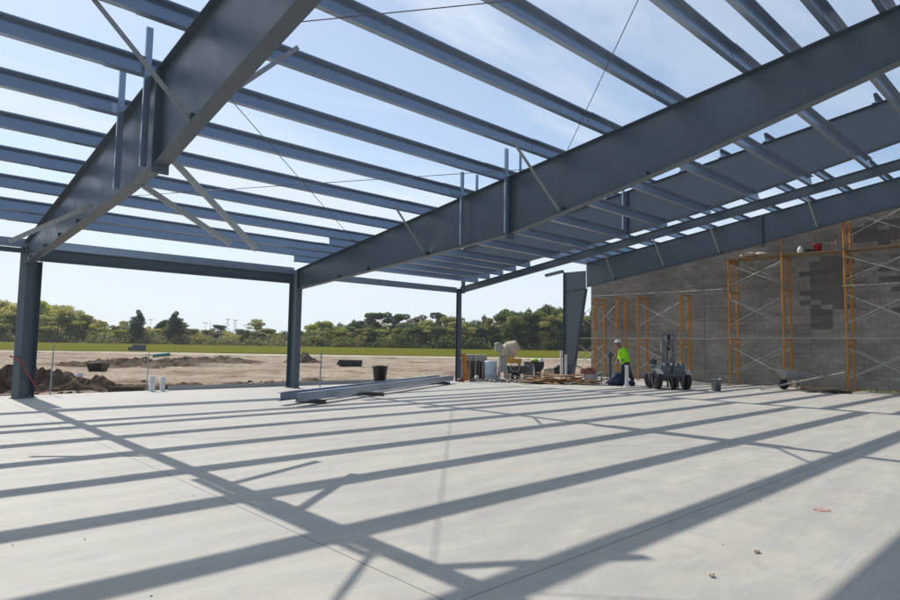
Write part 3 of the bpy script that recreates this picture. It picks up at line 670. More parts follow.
def pvc(label, x, y, z, r, h):
    t = thing('pipe_stub', label, 'pipe', (x, y, z), 'white pipe stubs')
    m = MB(); m.lathe([(r, 0), (r, h), (r * .85, h), (r * .85, 0)], (x, y, z), n=16, cap=False); m.lathe([(r * 1.15, h - .12), (r * 1.15, h + .004), (r, h + .004)], (x, y, z), n=16, cap=False); m.build('tube', 'white', t)
pvc('left white pipe stub standing at the slab edge with a rod behind it', 3.42, .86, 0, .085, .42)
pvc('right white pipe stub of the pair at the slab edge', 3.68, .74, 0, .072, .40)
pvc('short white pipe stub standing out in the dirt near the left column', 3.0, 7.5, dirt_z(3, 7.5) - .1, .11, .52)
def stake(label, x, y, z, h, r, mat):
    m = MB(); m.tube((x, y, z), (x + .015, y, z + h), r, 7); solo('stake', m, mat, label, 'stake', (x, y, z), 'survey stakes at the slab edge')
stake('thin grey rod standing at the slab edge just right of the left column', .86, .98, 0, 1.34, .017, 'galv')
stake('thin rod standing behind the left white pipe stub', 3.42, 1.3, dirt_z(3.42, 1.3), 1.32, .014, 'brace')
stake('pale stake standing at the slab edge right of the middle column', 8.64, -.02, 0, 1.20, .026, 'galv')
# red tape
m = MB(); P0, P1 = Vector((-.06, -.13, .98)), Vector((.43, .28, .22)); m.bar(P0, P1, .008, .045, (0, 0, 1)); m.bar(P0, (-.22, .12, 1.06), .008, .04); solo('tape_strip', m, 'redtape', 'red caution tape wound diagonally round the left column', 'tape', (0, 0, .2))
m = MB(); pts = [(.18, .80, .07), (.45, .86, .04), (.7, .92, .09), (.84, .98, .12)]
for a, b in zip(pts[:-1], pts[1:]): m.bar(a, b, .008, .04)
solo('tape_strip', m, 'redtape', 'red tape trailing on the slab edge from the column to the rod', 'tape', (.2, .8, 0))
# out on the dirt
x, y = 6.6, 19.6; z = dirt_z(x, y)
t = thing('debris_tub', 'dark open tub sitting out on the dirt', 'tub', (x, y, z), rotz=VR, world=False)
m = MB(); w0, w1, h = .32, .44, .46
m.add([(-w0, -.3, 0), (w0, -.3, 0), (w0, .3, 0), (-w0, .3, 0), (-w1, -.42, h), (w1, -.42, h), (w1, .42, h), (-w1, .42, h), (-w1 + .04, -.38, h), (w1 - .04, -.38, h), (w1 - .04, .38, h), (-w1 + .04, .38, h), (-w0 + .04, -.26, .05), (w0 - .04, -.26, .05), (w0 - .04, .26, .05), (-w0 + .04, .26, .05)],
      [(3, 2, 1, 0), (0, 1, 5, 4), (1, 2, 6, 5), (2, 3, 7, 6), (3, 0, 4, 7), (4, 5, 9, 8), (5, 6, 10, 9), (6, 7, 11, 10), (7, 4, 8, 11), (8, 9, 13, 12), (9, 10, 14, 13), (10, 11, 15, 14), (11, 8, 12, 15), (12, 13, 14, 15)]); m.build('shell', 'black', t)
m = MB(); m.blob((0, 0, h - .04), (.36, .34, .12), 10, 5, .4, 3); m.build('rubble', 'block', t)
x, y = 24.9, 22.0; z = dirt_z(x, y)
t = thing('block_stack', 'low dark stack of blocks out on the dirt behind the trash can', 'block stack', (x, y, z), rotz=VR, world=False)
m = MB()
for i in range(5):
    for k in range(3):
        m.box((-.72 + i * .36 + rnd.uniform(-.03, .03), rnd.uniform(-.05, .05), .10 + k * .17), (.34, .5, .165))
m.build('blocks', 'block', t); m = MB(); m.add([(-.85, -.3, .52), (.85, -.3, .52), (.95, -.36, .30), (-1.05, -.36, .15), (-.85, .3, .52), (.85, .3, .52)], [(0, 1, 2, 3), (1, 0, 4, 5)]); m.build('cover_sheet', 'darktarp', t)
c0 = uv(-30.0, 62, 0); zz = dirt_z(c0.x, c0.y)
m = MB(); p = uv(-29.6, 62, zz + .30); q = uv(-27.6, 62.6, zz + .50); m.lathe([(.17, 0), (.17, 1.6), (.14, 1.6), (.14, 0)], p, (q - p), 16, False)
solo('drain_pipe', m, 'teal', 'teal drain pipe lying on the far soil ridge', 'pipe', (p.x, p.y, p.z))
c0 = uv(-50.0, 100, 0); zz = lawn_z(c0.x, c0.y)
t = thing('utility_box', 'grey utility box standing on the near edge of the lawn', 'utility box', (c0.x, c0.y, zz), rotz=VR, world=False)
m = MB(); m.box((0, 0, .45), (1.7, 1.0, .9)); m.box((0, 0, .93), (1.8, 1.1, .06)); m.build('cabinet', 'bluepaint', t); m = MB(); m.box((-1.3, .1, .3), (.7, .7, .6)); m.build('side_unit', 'bluepaint', t)
# board lying in the dirt
m = MB(); m.box((3.05, 2.0, dirt_z(3.05, 2.0) + .14), (1.0, .08, .2), Matrix.Rotation(R(-30), 3, 'Z')); solo('form_board', m, 'darkwood', 'dark board set on edge in the dirt left of the pipe stubs', 'board', (3.05, 2.0, -.1))

# ------------------------------------------------------------------ worker
def worker(loc):
    t = thing('person', 'worker in lime shirt and pale hard hat stooping beside the scaffold', 'person', loc, rotz=VR, world=False)
    def skin(name, verts, edges, radii, mat, parent, root=0, sub=2):
        me = bpy.data.meshes.new(name); me.from_pydata(verts, edges, []); o = bpy.data.objects.new(name, me); COL.objects.link(o); o.parent = parent
        me.materials.append(M[mat])
        md = o.modifiers.new('skin', 'SKIN'); md.use_smooth_shade = True
        sv = me.skin_vertices[0].data
        for i, r in enumerate(radii): sv[i].radius = r if isinstance(r, tuple) else (r, r); sv[i].use_root = (i == root)
        s = o.modifiers.new('sub', 'SUBSURF'); s.levels = sub; s.render_levels = sub
        return o
    # local x = picture right, y = away, z = up; the worker faces left (-x)
    V = [(.06, 0, .94), (.04, 0, 1.10), (-.03, 0, 1.30), (-.10, 0, 1.45), (-.16, 0, 1.53), (-.20, 0, 1.60), (-.225, 0, 1.66), (-.22, 0, 1.74),
         (.05, .10, .90), (-.02, .12, .50), (.02, .12, .09), (-.10, .12, .045),
         (.09, -.10, .90), (.20, -.11, .52), (.36, -.11, .13), (.27, -.11, .05),
         (-.09, .20, 1.42), (-.06, .25, 1.14), (-.22, .22, .95),
         (-.09, -.20, 1.42), (-.02, -.26, 1.16), (-.16, -.24, .96)]
    E_ = [(0, 1), (1, 2), (2, 3), (3, 4), (4, 5), (5, 6), (6, 7), (0, 8), (8, 9), (9, 10), (10, 11), (0, 12), (12, 13), (13, 14), (14, 15), (3, 16), (16, 17), (17, 18), (3, 19), (19, 20), (20, 21)]
    Rr = [(.13, .17), (.12, .15), (.13, .18), (.11, .15), .06, .075, .095, .07, .095, .065, .05, .045, .095, .065, .05, .045, .07, .05, .036, .07, .05, .036]
    skin('body', V, E_, Rr, 'skin', t)
    # shirt follows the torso and the arms
    SV = [(.075, 0, .80), (.045, 0, 1.08), (-.03, 0, 1.30), (-.09, 0, 1.43), (-.13, 0, 1.49), (-.09, .20, 1.41), (-.065, .245, 1.18), (-.15, .235, 1.04), (-.09, -.20, 1.41), (-.03, -.255, 1.19), (-.10, -.25, 1.05)]
    skin('shirt', SV, [(0, 1), (1, 2), (2, 3), (3, 4), (3, 5), (5, 6), (6, 7), (3, 8), (8, 9), (9, 10)], [(.205, .225), (.19, .215), (.20, .23), (.155, .19), .085, .11, .088, .068, .11, .088, .068], 'lime', t)
    TV = [(.07, 0, .93), (.055, .10, .82), (-.02, .12, .50), (.02, .12, .13), (.09, -.10, .82), (.20, -.11, .52), (.355, -.11, .16)]
    skin('trousers', TV, [(0, 1), (1, 2), (2, 3), (0, 4), (4, 5), (5, 6)], [(.12, .14), .125, .095, .08, .125, .095, .08], 'trousers', t)
    for bx_, by, tip in ((.02, .12, -.16), (.36, -.11, .20)):
        m = MB(); m.blob((bx_ + .0, by, .08), (.065, .055, .085), 10, 6); m.blob(((bx_ + tip) / 2, by, .045), (abs(bx_ - tip) / 2 + .05, .052, .05), 10, 6); m.build('boot', 'boot', t)
    # head detail
    hx, hz = -.235, 1.70
    m = MB(); m.lathe([(.135, .0), (.128, .05), (.10, .105), (.05, .135), (.002, .142)], (hx + .015, 0, hz + .025), (-.18, 0, 1), 16, False); m.blob((hx - .10, 0, hz + .045), (.085, .09, .012), 10, 4); m.build('hard_hat', 'helmet', t)
    f = MB(); f.blob((hx - .105, 0, hz - .035), (.022, .016, .03), 8, 5); f.blob((hx - .085, 0, hz - .085), (.02, .03, .010), 8, 4); f.build('nose_and_mouth', 'skin', t)
    e = MB()
    for s in (-1, 1): e.blob((hx - .082, s * .034, hz - .005), (.012, .014, .009), 8, 5)
    e.build('eyes', 'black', t)
    e = MB()
    for s in (-1, 1): e.blob((hx + .015, s * .098, hz - .02), (.022, .012, .034), 8, 5)
    e.build('ears', 'skin', t)
    # hands: palm, four fingers and thumb curled round the board
    for s, c in ((1, Vector((-.245, .22, .915))), (-1, Vector((-.185, -.235, .925)))):
        h = MB(); h.blob(c, (.030, .045, .050), 8, 6)
        for k in range(4):
            y0 = c.y + (-.032 + .021 * k); l = (.062, .070, .066, .052)[k]
            h.tube((c.x - .005, y0, c.z - .035), (c.x - .022, y0, c.z - .035 - l * .6), .010, 6, .009); h.tube((c.x - .022, y0, c.z - .035 - l * .6), (c.x + .004, y0, c.z - .035 - l), .009, 6, .007)
        h.tube((c.x + .01, c.y - s * .040, c.z - .005), (c.x - .03, c.y - s * .055, c.z - .045), .011, 6, .009)
        h.build('glove', 'glove', t)
    return t
worker((19.75, -5.12, 0.0))
# white board standing in front of the worker
c = uv(6.95, 24.3, 0)
m = MB(); m.box((c.x, c.y, .42), (.13, .05, .84), Matrix.Rotation(VR, 3, 'Z')); m.box((c.x - .01, c.y - .01, .03), (.22, .12, .06), Matrix.Rotation(VR, 3, 'Z')); solo('white_post', m, 'white', 'upright white board the worker is leaning over', 'board', (c.x, c.y, 0))

# ------------------------------------------------------------------ material lift machine
def machine(loc):
    t = thing('lift_machine', 'small wheeled mast lift with blue-grey body parked by the scaffold', 'lift machine', loc, rotz=VR + R(8), world=False); t.scale = (.87, 1, 1)
    m = MB(); m.box((0, 0, .42), (1.05, .9, .22)); m.box((0, -.50, .55), (.95, .12, .10)); m.build('chassis', 'machine', t)
    m = MB(); m.box((-.28, .0, .70), (.50, .72, .34)); m.box((.30, .0, .74), (.52, .72, .40)); m.box((.55, -.05, .78), (.14, .5, .30)); m.build('engine_cover', 'bluepaint', t)
    for x in (-.42, -.10, .12, .33):
        m = MB(); m.lathe([(.0, .0), (.05, .0), (.055, -.05), (.03, -.09)], (x, -.44, .92), (0, 1, 0), 12, False); m.build('headlight', 'dirtywhite', t)
    mast = MB()
    for x in (-.30, .22): mast.box((x, -.12, 1.28), (.11, .10, 1.62))
    for x in (-.18, .10): mast.box((x, -.08, 1.15), (.05, .06, 1.40))
    for z in (1.02, 1.72, 2.06): mast.box((-.04, -.125, z), (.42, .05, .09))
    mo = mast.build('mast', 'mastgrey', t)
    k = MB(); k.box((-.04, -.20, 1.93), (.09, .08, .20)); k.tube((-.04, -.2, 1.85), (-.04, -.2, 1.55), .02, 6); k.blob((-.04, -.2, 1.5), (.05, .05, .07), 8, 5); k.build('hook', 'rubber', mo)
    k = MB(); k.tube((-.04, -.05, .7), (-.04, -.05, 1.65), .035, 8); k.build('hydraulic_ram', 'machine', mo)
    for x, y, r, w in ((-.66, -.30, .33, .20), (.66, -.30, .30, .20), (-.58, .45, .30, .18), (.58, .45, .30, .18), (.02, -.42, .22, .12)):
        m = MB(); m.lathe([(r * .45, -w / 2), (r * .9, -w / 2), (r, -w / 3), (r, w / 3), (r * .9, w / 2), (r * .45, w / 2)], (x, y, r), (1, 0, 0), 20, False); wh = m.build('wheel', 'rubber', t)
        m = MB(); m.lathe([(.001, -w / 2 + .02), (r * .46, -w / 2 + .03), (r * .46, w / 2 - .03), (.001, w / 2 - .02)], (x, y, r), (1, 0, 0), 14, False); m.build('rim', 'machine', wh)
    for x in (-.60, .68): m = MB(); m.add([(x - .13, -.52, .58), (x + .13, -.52, .58), (x + .13, -.34, .74), (x - .13, -.34, .74), (x + .13, .0, .74), (x - .13, .0, .74), (x + .13, .0, .71), (x - .13, .0, .71), (x + .13, -.34, .71), (x - .13, -.34, .71), (x + .13, -.52, .55), (x - .13, -.52, .55)], [(0, 1, 2, 3), (3, 2, 4, 5), (5, 4, 6, 7), (7, 6, 8, 9), (9, 8, 10, 11), (11, 10, 1, 0), (0, 3, 9, 11), (3, 5, 7, 9), (1, 10, 8, 2), (2, 8, 6, 4)]); m.build('fender', 'cement', t)
    m = MB()
    for x in (-.30, -.12, .16, .36): m.box((x, -.52, .26), (.07, .05, .36))
    m.build('fork_plate', 'machine', t)
    m = MB(); m.path([(-.52, .1, .85), (-.55, .15, 1.15), (-.45, .2, 1.22)], .02); m.box((-.50, .3, 1.0), (.22, .25, .18)); m.build('control_levers', 'machine', t)
machine((19.25, -7.28, 0))
t = bucket('bucket', 'galvanised metal bucket on the slab right of the mast lift', 19.80, -8.88, 0, .15, .185, .44, 'galv', 'buckets on site')
m = MB(); m.path([(19.80 - .18 * math.cos(a) * .73, -8.88 + .18 * math.cos(a) * .69, .44 + .12 * math.sin(a)) for a in [i * math.pi / 8 for i in range(9)]], .007, 5); m.build('handle', 'galv', t)

# ------------------------------------------------------------------ wheelbarrow and planks by the wall
t = thing('wheelbarrow', 'grey steel wheelbarrow standing between the scaffold legs', 'wheelbarrow', (23.4, -10.35, 0), rotz=VR + R(4), world=False)
m = MB()
tr = [(-.62, -.34, .80), (.52, -.32, .66), (.52, .32, .66), (-.62, .34, .80)]; tb = [(-.36, -.20, .42), (.30, -.22, .42), (.30, .22, .42), (-.36, .20, .42)]
ti = [(p[0] * .95, p[1] * .92, p[2] - .005) for p in tr]; tbi = [(p[0] * .95, p[1] * .92, p[2] + .02) for p in tb]
m.add(tr + tb + ti + tbi, [(0, 1, 5, 4), (1, 2, 6, 5), (2, 3, 7, 6), (3, 0, 4, 7), (7, 4, 5, 6), (0, 8, 9, 1), (1, 9, 10, 2), (2, 10, 11, 3), (3, 11, 8, 0), (8, 12, 13, 9), (9, 13, 14, 10), (10, 14, 15, 11), (11, 15, 12, 8), (12, 15, 14, 13)]); m.build('tray', 'galv', t)
m = MB(); m.lathe([(.09, -.05), (.17, -.05), (.20, -.02), (.20, .02), (.17, .05), (.09, .05)], (-.42, 0, .20), (0, 1, 0), 18, False); w = m.build('wheel', 'rubber', t); m = MB(); m.lathe([(.001, -.03), (.1, -.03), (.1, .03), (.001, .03)], (-.42, 0, .20), (0, 1, 0), 12, False); m.build('rim', 'red', w)
for s in (-1, 1):
    m = MB(); m.path([(-.46, s * .09, .20), (-.2, s * .22, .40), (.5, s * .28, .44), (1.0, s * .30, .58)], .02, 6); m.build('handle', 'greywood', t)
    m = MB(); m.path([(.20, s * .24, .42), (.30, s * .25, .02), (.42, s * .25, .02), (.46, s * .27, .43)], .014, 6); m.build('leg', 'galv', t)
t0 = Vector((22.0, -9.6, .03)); t1 = Vector((23.65, -12.0, .72))
m = MB(); m.bar(t0, t1, .20, .045); solo('plank', m, 'greywood', 'long grey plank sloping up across the front of the wheelbarrow', 'plank', t0, 'loose planks by the wall')
m = MB(); m.box((24.0, -11.25, .05), (.30, 1.6, .10), Matrix.Rotation(R(5), 3, 'Z')); solo('plank', m, 'plank', 'pale plank lying flat at the wall behind the dark pallet', 'plank', (24.0, -11.25, 0), 'loose planks by the wall')
t = thing('pallet', 'low dark pallet lying on the slab in front of the wheelbarrow plank', 'pallet', (22.75, -11.75, 0), rotz=VR, world=False)
m = MB()
for k in range(5): m.box((0, -.36 + k * .18, .105), (1.1, .12, .025))
m.build('deck_board', 'darkwood', t); m = MB()
for k in range(3): m.box((-.48 + k * .48, 0, .046), (.08, .84, .092))
m.build('bearer', 'darkwood', t)
m = MB(); m.box((22.3, -11.3, .03), (.5, .12, .05), Matrix.Rotation(VR + .2, 3, 'Z')); solo('plank', m, 'darkwood', 'short dark plank end beside the low pallet', 'plank', (22.3, -11.3, 0), 'loose planks by the wall')
m = MB(); m.tube((24.75, -9.95, 0), (24.75, -9.95, .62), .06, 9); solo('pipe_stub', m, 'cement', 'grey pipe stub standing behind the wheelbarrow', 'pipe', (24.75, -9.95, 0))

# ------------------------------------------------------------------ clutter between the slim post and the tapered column
m = MB(); m.bar((15.62, -.20, .03), (15.50, -.08, 1.16), .22, .05, (1, 1, 0)); solo('plank', m, 'orangewood', 'orange-brown plank leaning on the foot of the slim post', 'plank', (15.62, -.2, 0))
m = MB(); m.blob((15.2, -.25, .06), (.20, .16, .10), 9, 5, .5, 2); solo('rag_bundle', m, 'red', 'dull red rag bundle at the foot of the slim post', 'rag', (15.2, -.25, 0))
m = MB(); m.lathe([(.09, 0), (.10, .18), (.06, .25), (.001, .26)], (16.05, -.35, 0), n=10); solo('jug', m, 'dirtywhite', 'small dirty white jug between the orange plank and the slatted crate', 'jug', (16.05, -.35, 0))
t = thing('slatted_crate', 'dark upright slatted crate left of the pale blue drum', 'crate', (16.75, .45, 0), rotz=VR, world=False)
for k in range(5): m = MB(); m.box((-.34 + k * .17, -.02, .47), (.12, .08, .78)); m.build('slat', 'darkwood', t)
for x in (-.23, .04, .36): m = MB(); m.box((x, -.075, .48), (.045, .03, .86)); m.build('batten', 'greywood', t)
m = MB(); m.box((0, .12, .04), (.95, .42, .07)); m.box((0, .12, .46), (.82, .16, .72)); m.build('backing', 'darkwood', t)
t = thing('plastic_drum', 'pale blue drum standing left of the cement mixer', 'drum', (17.28, .0, 0))
m = MB(); m.lathe([(.001, 0), (.27, 0), (.285, .03), (.285, .26), (.298, .28), (.285, .30), (.285, .56), (.298, .58), (.285, .60), (.285, .80), (.26, .84), (.001, .84)], (17.28, .0, 0), n=24, cap=False); m.build('body', 'bluewhite', t)
m = MB(); m.lathe([(.04, .84), (.04, .87), (.001, .87)], (17.4, .05, 0), n=10, cap=False); m.build('bung', 'white', t)
t = thing('block_pallet', 'pallet stacked with grey blocks behind the pale blue drum', 'pallet stack', (18.2, 2.0, -.12), rotz=VR, world=False)
m = MB()
for k in range(4): m.box((-.6 + k * .4, 0, .05), (.1, 1.0, .10))
for k in range(5): m.box((0, -.44 + k * .22, .115), (1.35, .14, .025))
m.build('pallet_base', 'greywood', t)
m = MB()
for zi in range(5):
    for xi in range(6):
        if zi == 4 and xi in (0,): continue
        m.box((-.55 + xi * .22, rnd.uniform(-.02, .02), .24 + zi * .215), (.20, .9, .20))
m.build('blocks', 'cement', t)
# cement mixer
def mixer(loc):
    t = thing('cement_mixer', 'cement mixer with cream drum tipped to the right on a crusted stand', 'cement mixer', loc, rotz=VR, world=False)
    c = Vector((.22, 0, 1.38)); ax = Vector((.80, -.25, .50)).normalized()
    m = MB(); m.lathe([(.05, -.46), (.20, -.46), (.30, -.30), (.34, -.05), (.34, .06), (.30, .18), (.22, .36), (.225, .40), (.20, .40), (.20, .34), (.27, .16), (.28, -.2), (.001, -.30)], c, ax, 22, False); d = m.build('drum', 'cream', t)
    m = MB(); m.ring(c + ax * .0, ax, .35, .022, 24, 6); m.build('gear_ring', 'cement', d)
    m = MB(); m.box((-.30, 0, 1.42), (.30, .34, .30)); m.blob((-.34, 0, 1.58), (.16, .17, .09), 10, 5); m.build('motor_housing', 'cement', t)
    m = MB(); m.bar((-.16, 0, .86), (-.10, 0, 1.42), .16, .22); m.bar((-.02, -.2, .90), (.12, -.36, 1.32), .06, .07); m.bar((-.02, .2, .90), (.12, .36, 1.32), .06, .07); m.bar((-.1, -.22, .92), (-.1, .22, .92), .12, .12); m.build('yoke', 'cement', t)
    for x, y in ((-.30, -.30), (-.30, .30), (.12, -.34), (.12, .34)):
        m = MB(); m.bar((-.08 + .3 * x, y * .5, .95), (x, y, .03), .07, .07); m.build('leg', 'cement', t)
    m = MB(); m.box((-.08, 0, .62), (.26, .40, .50)); m.build('gearbox', 'cement', t)
    m = MB(); m.lathe([(.06, -.05), (.17, -.05), (.20, 0), (.17, .05), (.06, .05)], (.40, -.36, .20), (0, 1, 0), 16, False); w = m.build('wheel', 'rubber', t); m = MB(); m.ring((.40, -.36, .60), (.1, 1, 0), .20, .018, 20, 5); m.tube((.40, -.36, .60), (.1, -.3, .66), .015, 6)
    m.build('tilt_wheel', 'cement', t)
mixer((17.55, -.62, 0))
t = thing('mortar_tub', 'dark mortar tub on a low stand right of the cement mixer', 'tub', (18.65, -.35, 0), rotz=VR, world=False)
m = MB(); m.add([(-.40, -.25, .28), (.40, -.25, .28), (.40, .25, .28), (-.40, .25, .28), (-.55, -.36, .62), (.55, -.36, .62), (.55, .36, .62), (-.55, .36, .62), (-.5, -.31, .62), (.5, -.31, .62), (.5, .31, .62), (-.5, .31, .62), (-.36, -.2, .33), (.36, -.2, .33), (.36, .2, .33), (-.36, .2, .33)],
      [(3, 2, 1, 0), (0, 1, 5, 4), (1, 2, 6, 5), (2, 3, 7, 6), (3, 0, 4, 7), (4, 5, 9, 8), (5, 6, 10, 9), (6, 7, 11, 10), (7, 4, 8, 11), (8, 9, 13, 12), (9, 10, 14, 13), (10, 11, 15, 14), (11, 8, 12, 15), (12, 13, 14, 15)]); m.build('basin', 'machine', t)
for x in (-.36, .36):
    m = MB()
    for y in (-.22, .22): m.box((x, y, .14), (.07, .07, .28))
    m.build('leg', 'cement', t)
t = thing('form_crate', 'orange-yellow wooden tray behind the mortar tub', 'tray', (19.3, .5, 0), rotz=VR, world=False)
m = MB(); m.box((0, 0, .74), (.85, .5, .05)); m.box((0, -.25, .83), (.85, .03, .20)); m.box((0, .25, .83), (.85, .03, .20)); m.box((-.42, 0, .83), (.03, .47, .20)); m.box((.42, 0, .83), (.03, .47, .20)); m.build('box', 'yellowpaint', t)
for x in (-.35, .35): m = MB(); m.box((x, 0, .36), (.08, .4, .71)); m.build('trestle', 'greywood', t)
bucket('bucket', 'white bucket on the orange-yellow wooden tray', 19.40, .62, .766, .12, .15, .36, 'white', 'buckets on site')
for k, (dx, lb, w) in enumerate(((-.24, 'left one of two dark bins behind the form lumber', .46), (.27, 'right one of two dark bins behind the form lumber', .44))):
    c = Vector((21.2, .75, 0)) + RH * dx
    t = thing('storage_bin', lb, 'bin', (c.x, c.y, 0), 'dark bins behind the lumber', VR, False)
    m = MB(); m.add([(-w / 2 + .03, -.22, 0), (w / 2 - .03, -.22, 0), (w / 2 - .03, .22, 0), (-w / 2 + .03, .22, 0), (-w / 2, -.25, .72), (w / 2, -.25, .72), (w / 2, .25, .72), (-w / 2, .25, .72)], [(3, 2, 1, 0), (4, 5, 6, 7), (0, 1, 5, 4), (1, 2, 6, 5), (2, 3, 7, 6), (3, 0, 4, 7)]); m.build('body', 'bluepaint' if k == 0 else 'darktarp', t)
    m = MB(); m.box((0, 0, .74), (w + .03, .54, .035)); m.build('lid', 'black', t)
c = Vector((21.2, .75, .758)) + RH * .05
m = MB(); m.blob((c.x, c.y, c.z + .07), (.24, .18, .09), 12, 6, .45, 4); solo('safety_vest', m, 'limepl', 'lime green vest bundled on top of the dark bins', 'vest', c)
c2 = c + RH * .31
t = thing('hard_hat', 'white hard hat resting on the right dark bin', 'hard hat', c2)
m = MB(); m.lathe([(.17, 0), (.16, .02), (.14, .04), (.125, .10), (.08, .155), (.001, .17)], c2, n=16, cap=False); m.build('shell', 'helmet', t); m = MB(); m.box((c2.x, c2.y - .02, c2.z + .12), (.03, .22, .10)); m.build('ridge', 'helmet', t)
for k, (dx, h, lb) in enumerate(((-.10, 1.30, 'taller left one of two pale posts left of the tapered column'), (.14, 1.10, 'shorter right one of two pale posts left of the tapered column'))):
    c = Vector((22.0, -.45, 0)) + RH * dx
    m = MB(); m.box((c.x, c.y, h / 2), (.10, .10, h), Matrix.Rotation(VR, 3, 'Z')); m.box((c.x, c.y, h + .02), (.13, .13, .04), Matrix.Rotation(VR, 3, 'Z')); solo('pale_post', m, 'dirtywhite', lb, 'post', (c.x, c.y, 0), 'pale posts')
c = Vector((22.6, .55, 0))
m = MB(); q = [c + RH * -.40, c + RH * .30, c + RH * .30 + Vector((0, 0, .62)), c + RH * .05 + Vector((0, 0, .45)), c + RH * -.40 + Vector((0, 0, .20))]; n = len(q); vs = q + [p + FH * .5 for p in q]
m.add(vs, [tuple(range(n)), tuple(range(2 * n - 1, n - 1, -1))] + [(i, n + i, n + (i + 1) % n, (i + 1) % n) for i in range(n)]); solo('tarp_heap', m, 'darktarp', 'dark tarp pulled over a sloping heap beside the pale posts', 'tarp', c)
# form lumber pile: individual boards
boards = []
for i in range(34):
    u = rnd.uniform(-1.35, 1.35); v = rnd.uniform(-.45, .6); hmax = .34 * math.exp(-(u / 1.1) ** 2) + .06
    c = Vector((18.05, -3.15, 0)) + RH * u + FH * v; z = rnd.uniform(.03, hmax); ang = VR + rnd.gauss(0, .35); l = rnd.uniform(.8, 2.1); tilt = rnd.gauss(0, .07)
    Rm = Matrix.Rotation(ang, 3, 'Z') @ Matrix.Rotation(tilt, 3, 'Y')
    z = max(z, abs(math.sin(tilt)) * l / 2 + .02)
    mt = rnd.choice(['plywood', 'plywood', 'orangewood', 'greywood', 'plank', 'plywood'])
    m = MB(); m.box((c.x, c.y, z), (l, rnd.choice([.09, .14, .2, .28]), .035), Rm)
    tone = {'plywood': 'tan', 'orangewood': 'orange-brown', 'greywood': 'grey', 'plank': 'brown'}[mt]
    solo('form_board', m, mt, f'{tone} board in the jumbled form lumber pile before the tapered column', 'board', (c.x, c.y, 0), f'{tone} boards in the lumber pile')
m = MB()
for i in range(70):
    u = rnd.uniform(-2.6, 2.0); c = Vector((17.9, -2.75, 0)) + RH * u + FH * rnd.uniform(-.4, 1.3); r = rnd.uniform(.03, .10); m.blob((c.x, c.y, r * .6), (r * 1.3, r, r * .7), 7, 4, .5, i)
tag(m.build('rubble', 'cement'), 'grey rubble scattered around the form lumber pile', 'rubble', kind='stuff')
for k, (x, y, l, an, mt, lb) in enumerate(((16.9, -1.25, 2.6, VR + .06, 'greywood', 'long grey board lying in front of the pale blue drum'), (19.6, -1.9, 1.6, VR - .3, 'greywood', 'grey board lying behind the form lumber pile'), (16.3, -.75, 1.5, VR - .1, 'darkwood', 'dark board lying in front of the slatted crate'))):
    m = MB(); m.box((x, y, .05), (l, .22, .10), Matrix.Rotation(an, 3, 'Z')); solo('loose_board', m, mt, lb, 'board', (x, y, 0), 'boards on the slab')
bl = Vector((20.2, -.9, 0))
m = MB(); m.box((bl.x, bl.y, .22), (.5, .35, .42), Matrix.Rotation(VR + .2, 3, 'Z')); m.blob((bl.x, bl.y, .47), (.26, .2, .09), 10, 5, .3, 8); solo('covered_box', m, 'cream', 'cream covered box sitting behind the form lumber pile', 'box', bl)
# power trowel / saw with ring guard, handle post and tarp
t = thing('power_trowel', 'ring-guarded power trowel with faded red engine left of the worker', 'power trowel', (18.6, -4.35, 0), rotz=VR, world=False)
m = MB(); m.ring((-.05, 0, .24), (.15, -.9, .45), .23, .022, 22, 6); m.ring((.38, -.12, .26), (.2, -1, .12), .25, .026, 24, 6)
m.build('guard_ring', 'cement', t)
m = MB(); m.box((-.12, .15, .53), (.56, .36, .18)); m.blob((-.1, .15, .63), (.22, .18, .07), 10, 5); m.build('engine', 'red', t)
m = MB(); m.box((.0, .12, .32), (.5, .3, .22)); m.build('gearbox', 'cement', t)
m = MB()
for k in range(8): a = k * math.pi / 4; m.bar((.38, -.12, .26), (.38 + .24 * math.cos(a), -.12 + .02 * math.cos(a), .26 + .24 * math.sin(a)), .02, .02)
m.build('trowel_blade', 'machine', t)
m = MB(); m.path([(.1, .2, .5), (-.35, .25, .66), (-.75, .3, .82)], .022, 6); m.build('handle', 'machine', t)
c = Vector((18.95, -5.0, 0))
m = MB(); m.box((c.x, c.y, .68), (.07, .07, 1.36)); m.box((c.x, c.y, 1.20), (.22, .05, .14), Matrix.Rotation(VR, 3, 'Z')); m.box((c.x - .03, c.y, .02), (.35, .35, .04)); solo('tool_stand', m, 'machine', 'dark upright tool stand rising from the navy tarp', 'stand', c)
c = Vector((19.15, -5.15, 0)); m = MB()
m.blob((c.x, c.y, .20), (.30, .26, .30), 14, 7, .25, 3); q = c + RH * .45; m.blob((q.x, q.y, .08), (.42, .28, .14), 14, 6, .3, 6); q = c + RH * -.25; m.blob((q.x, q.y, .09), (.25, .2, .13), 10, 6, .3, 7)
solo('tarp_bundle', m, 'navy', 'navy tarp bundled on the slab at the worker\'s feet', 'tarp', c)
for k, (dx, dy, l, an, lb) in enumerate(((-.35, .1, 1.3, .5, 'grey pipe leaning across the power trowel, nearest the lumber'), (.15, -.25, 1.0, -.6, 'short grey pipe lying at the foot of the power trowel'), (.45, .3, 1.5, .25, 'grey pipe propped behind the power trowel engine'))):
    c = Vector((18.55, -4.35, 0)) + RH * dx + FH * dy; d = (RH * math.cos(an) + FH * math.sin(an)) * l * .5
    m = MB(); m.tube(c - d + Vector((0, 0, .04)), c + d + Vector((0, 0, .30 if k != 1 else .05)), .03, 7); solo('loose_pipe', m, 'cement', lb, 'pipe', c, 'loose pipes by the power trowel')
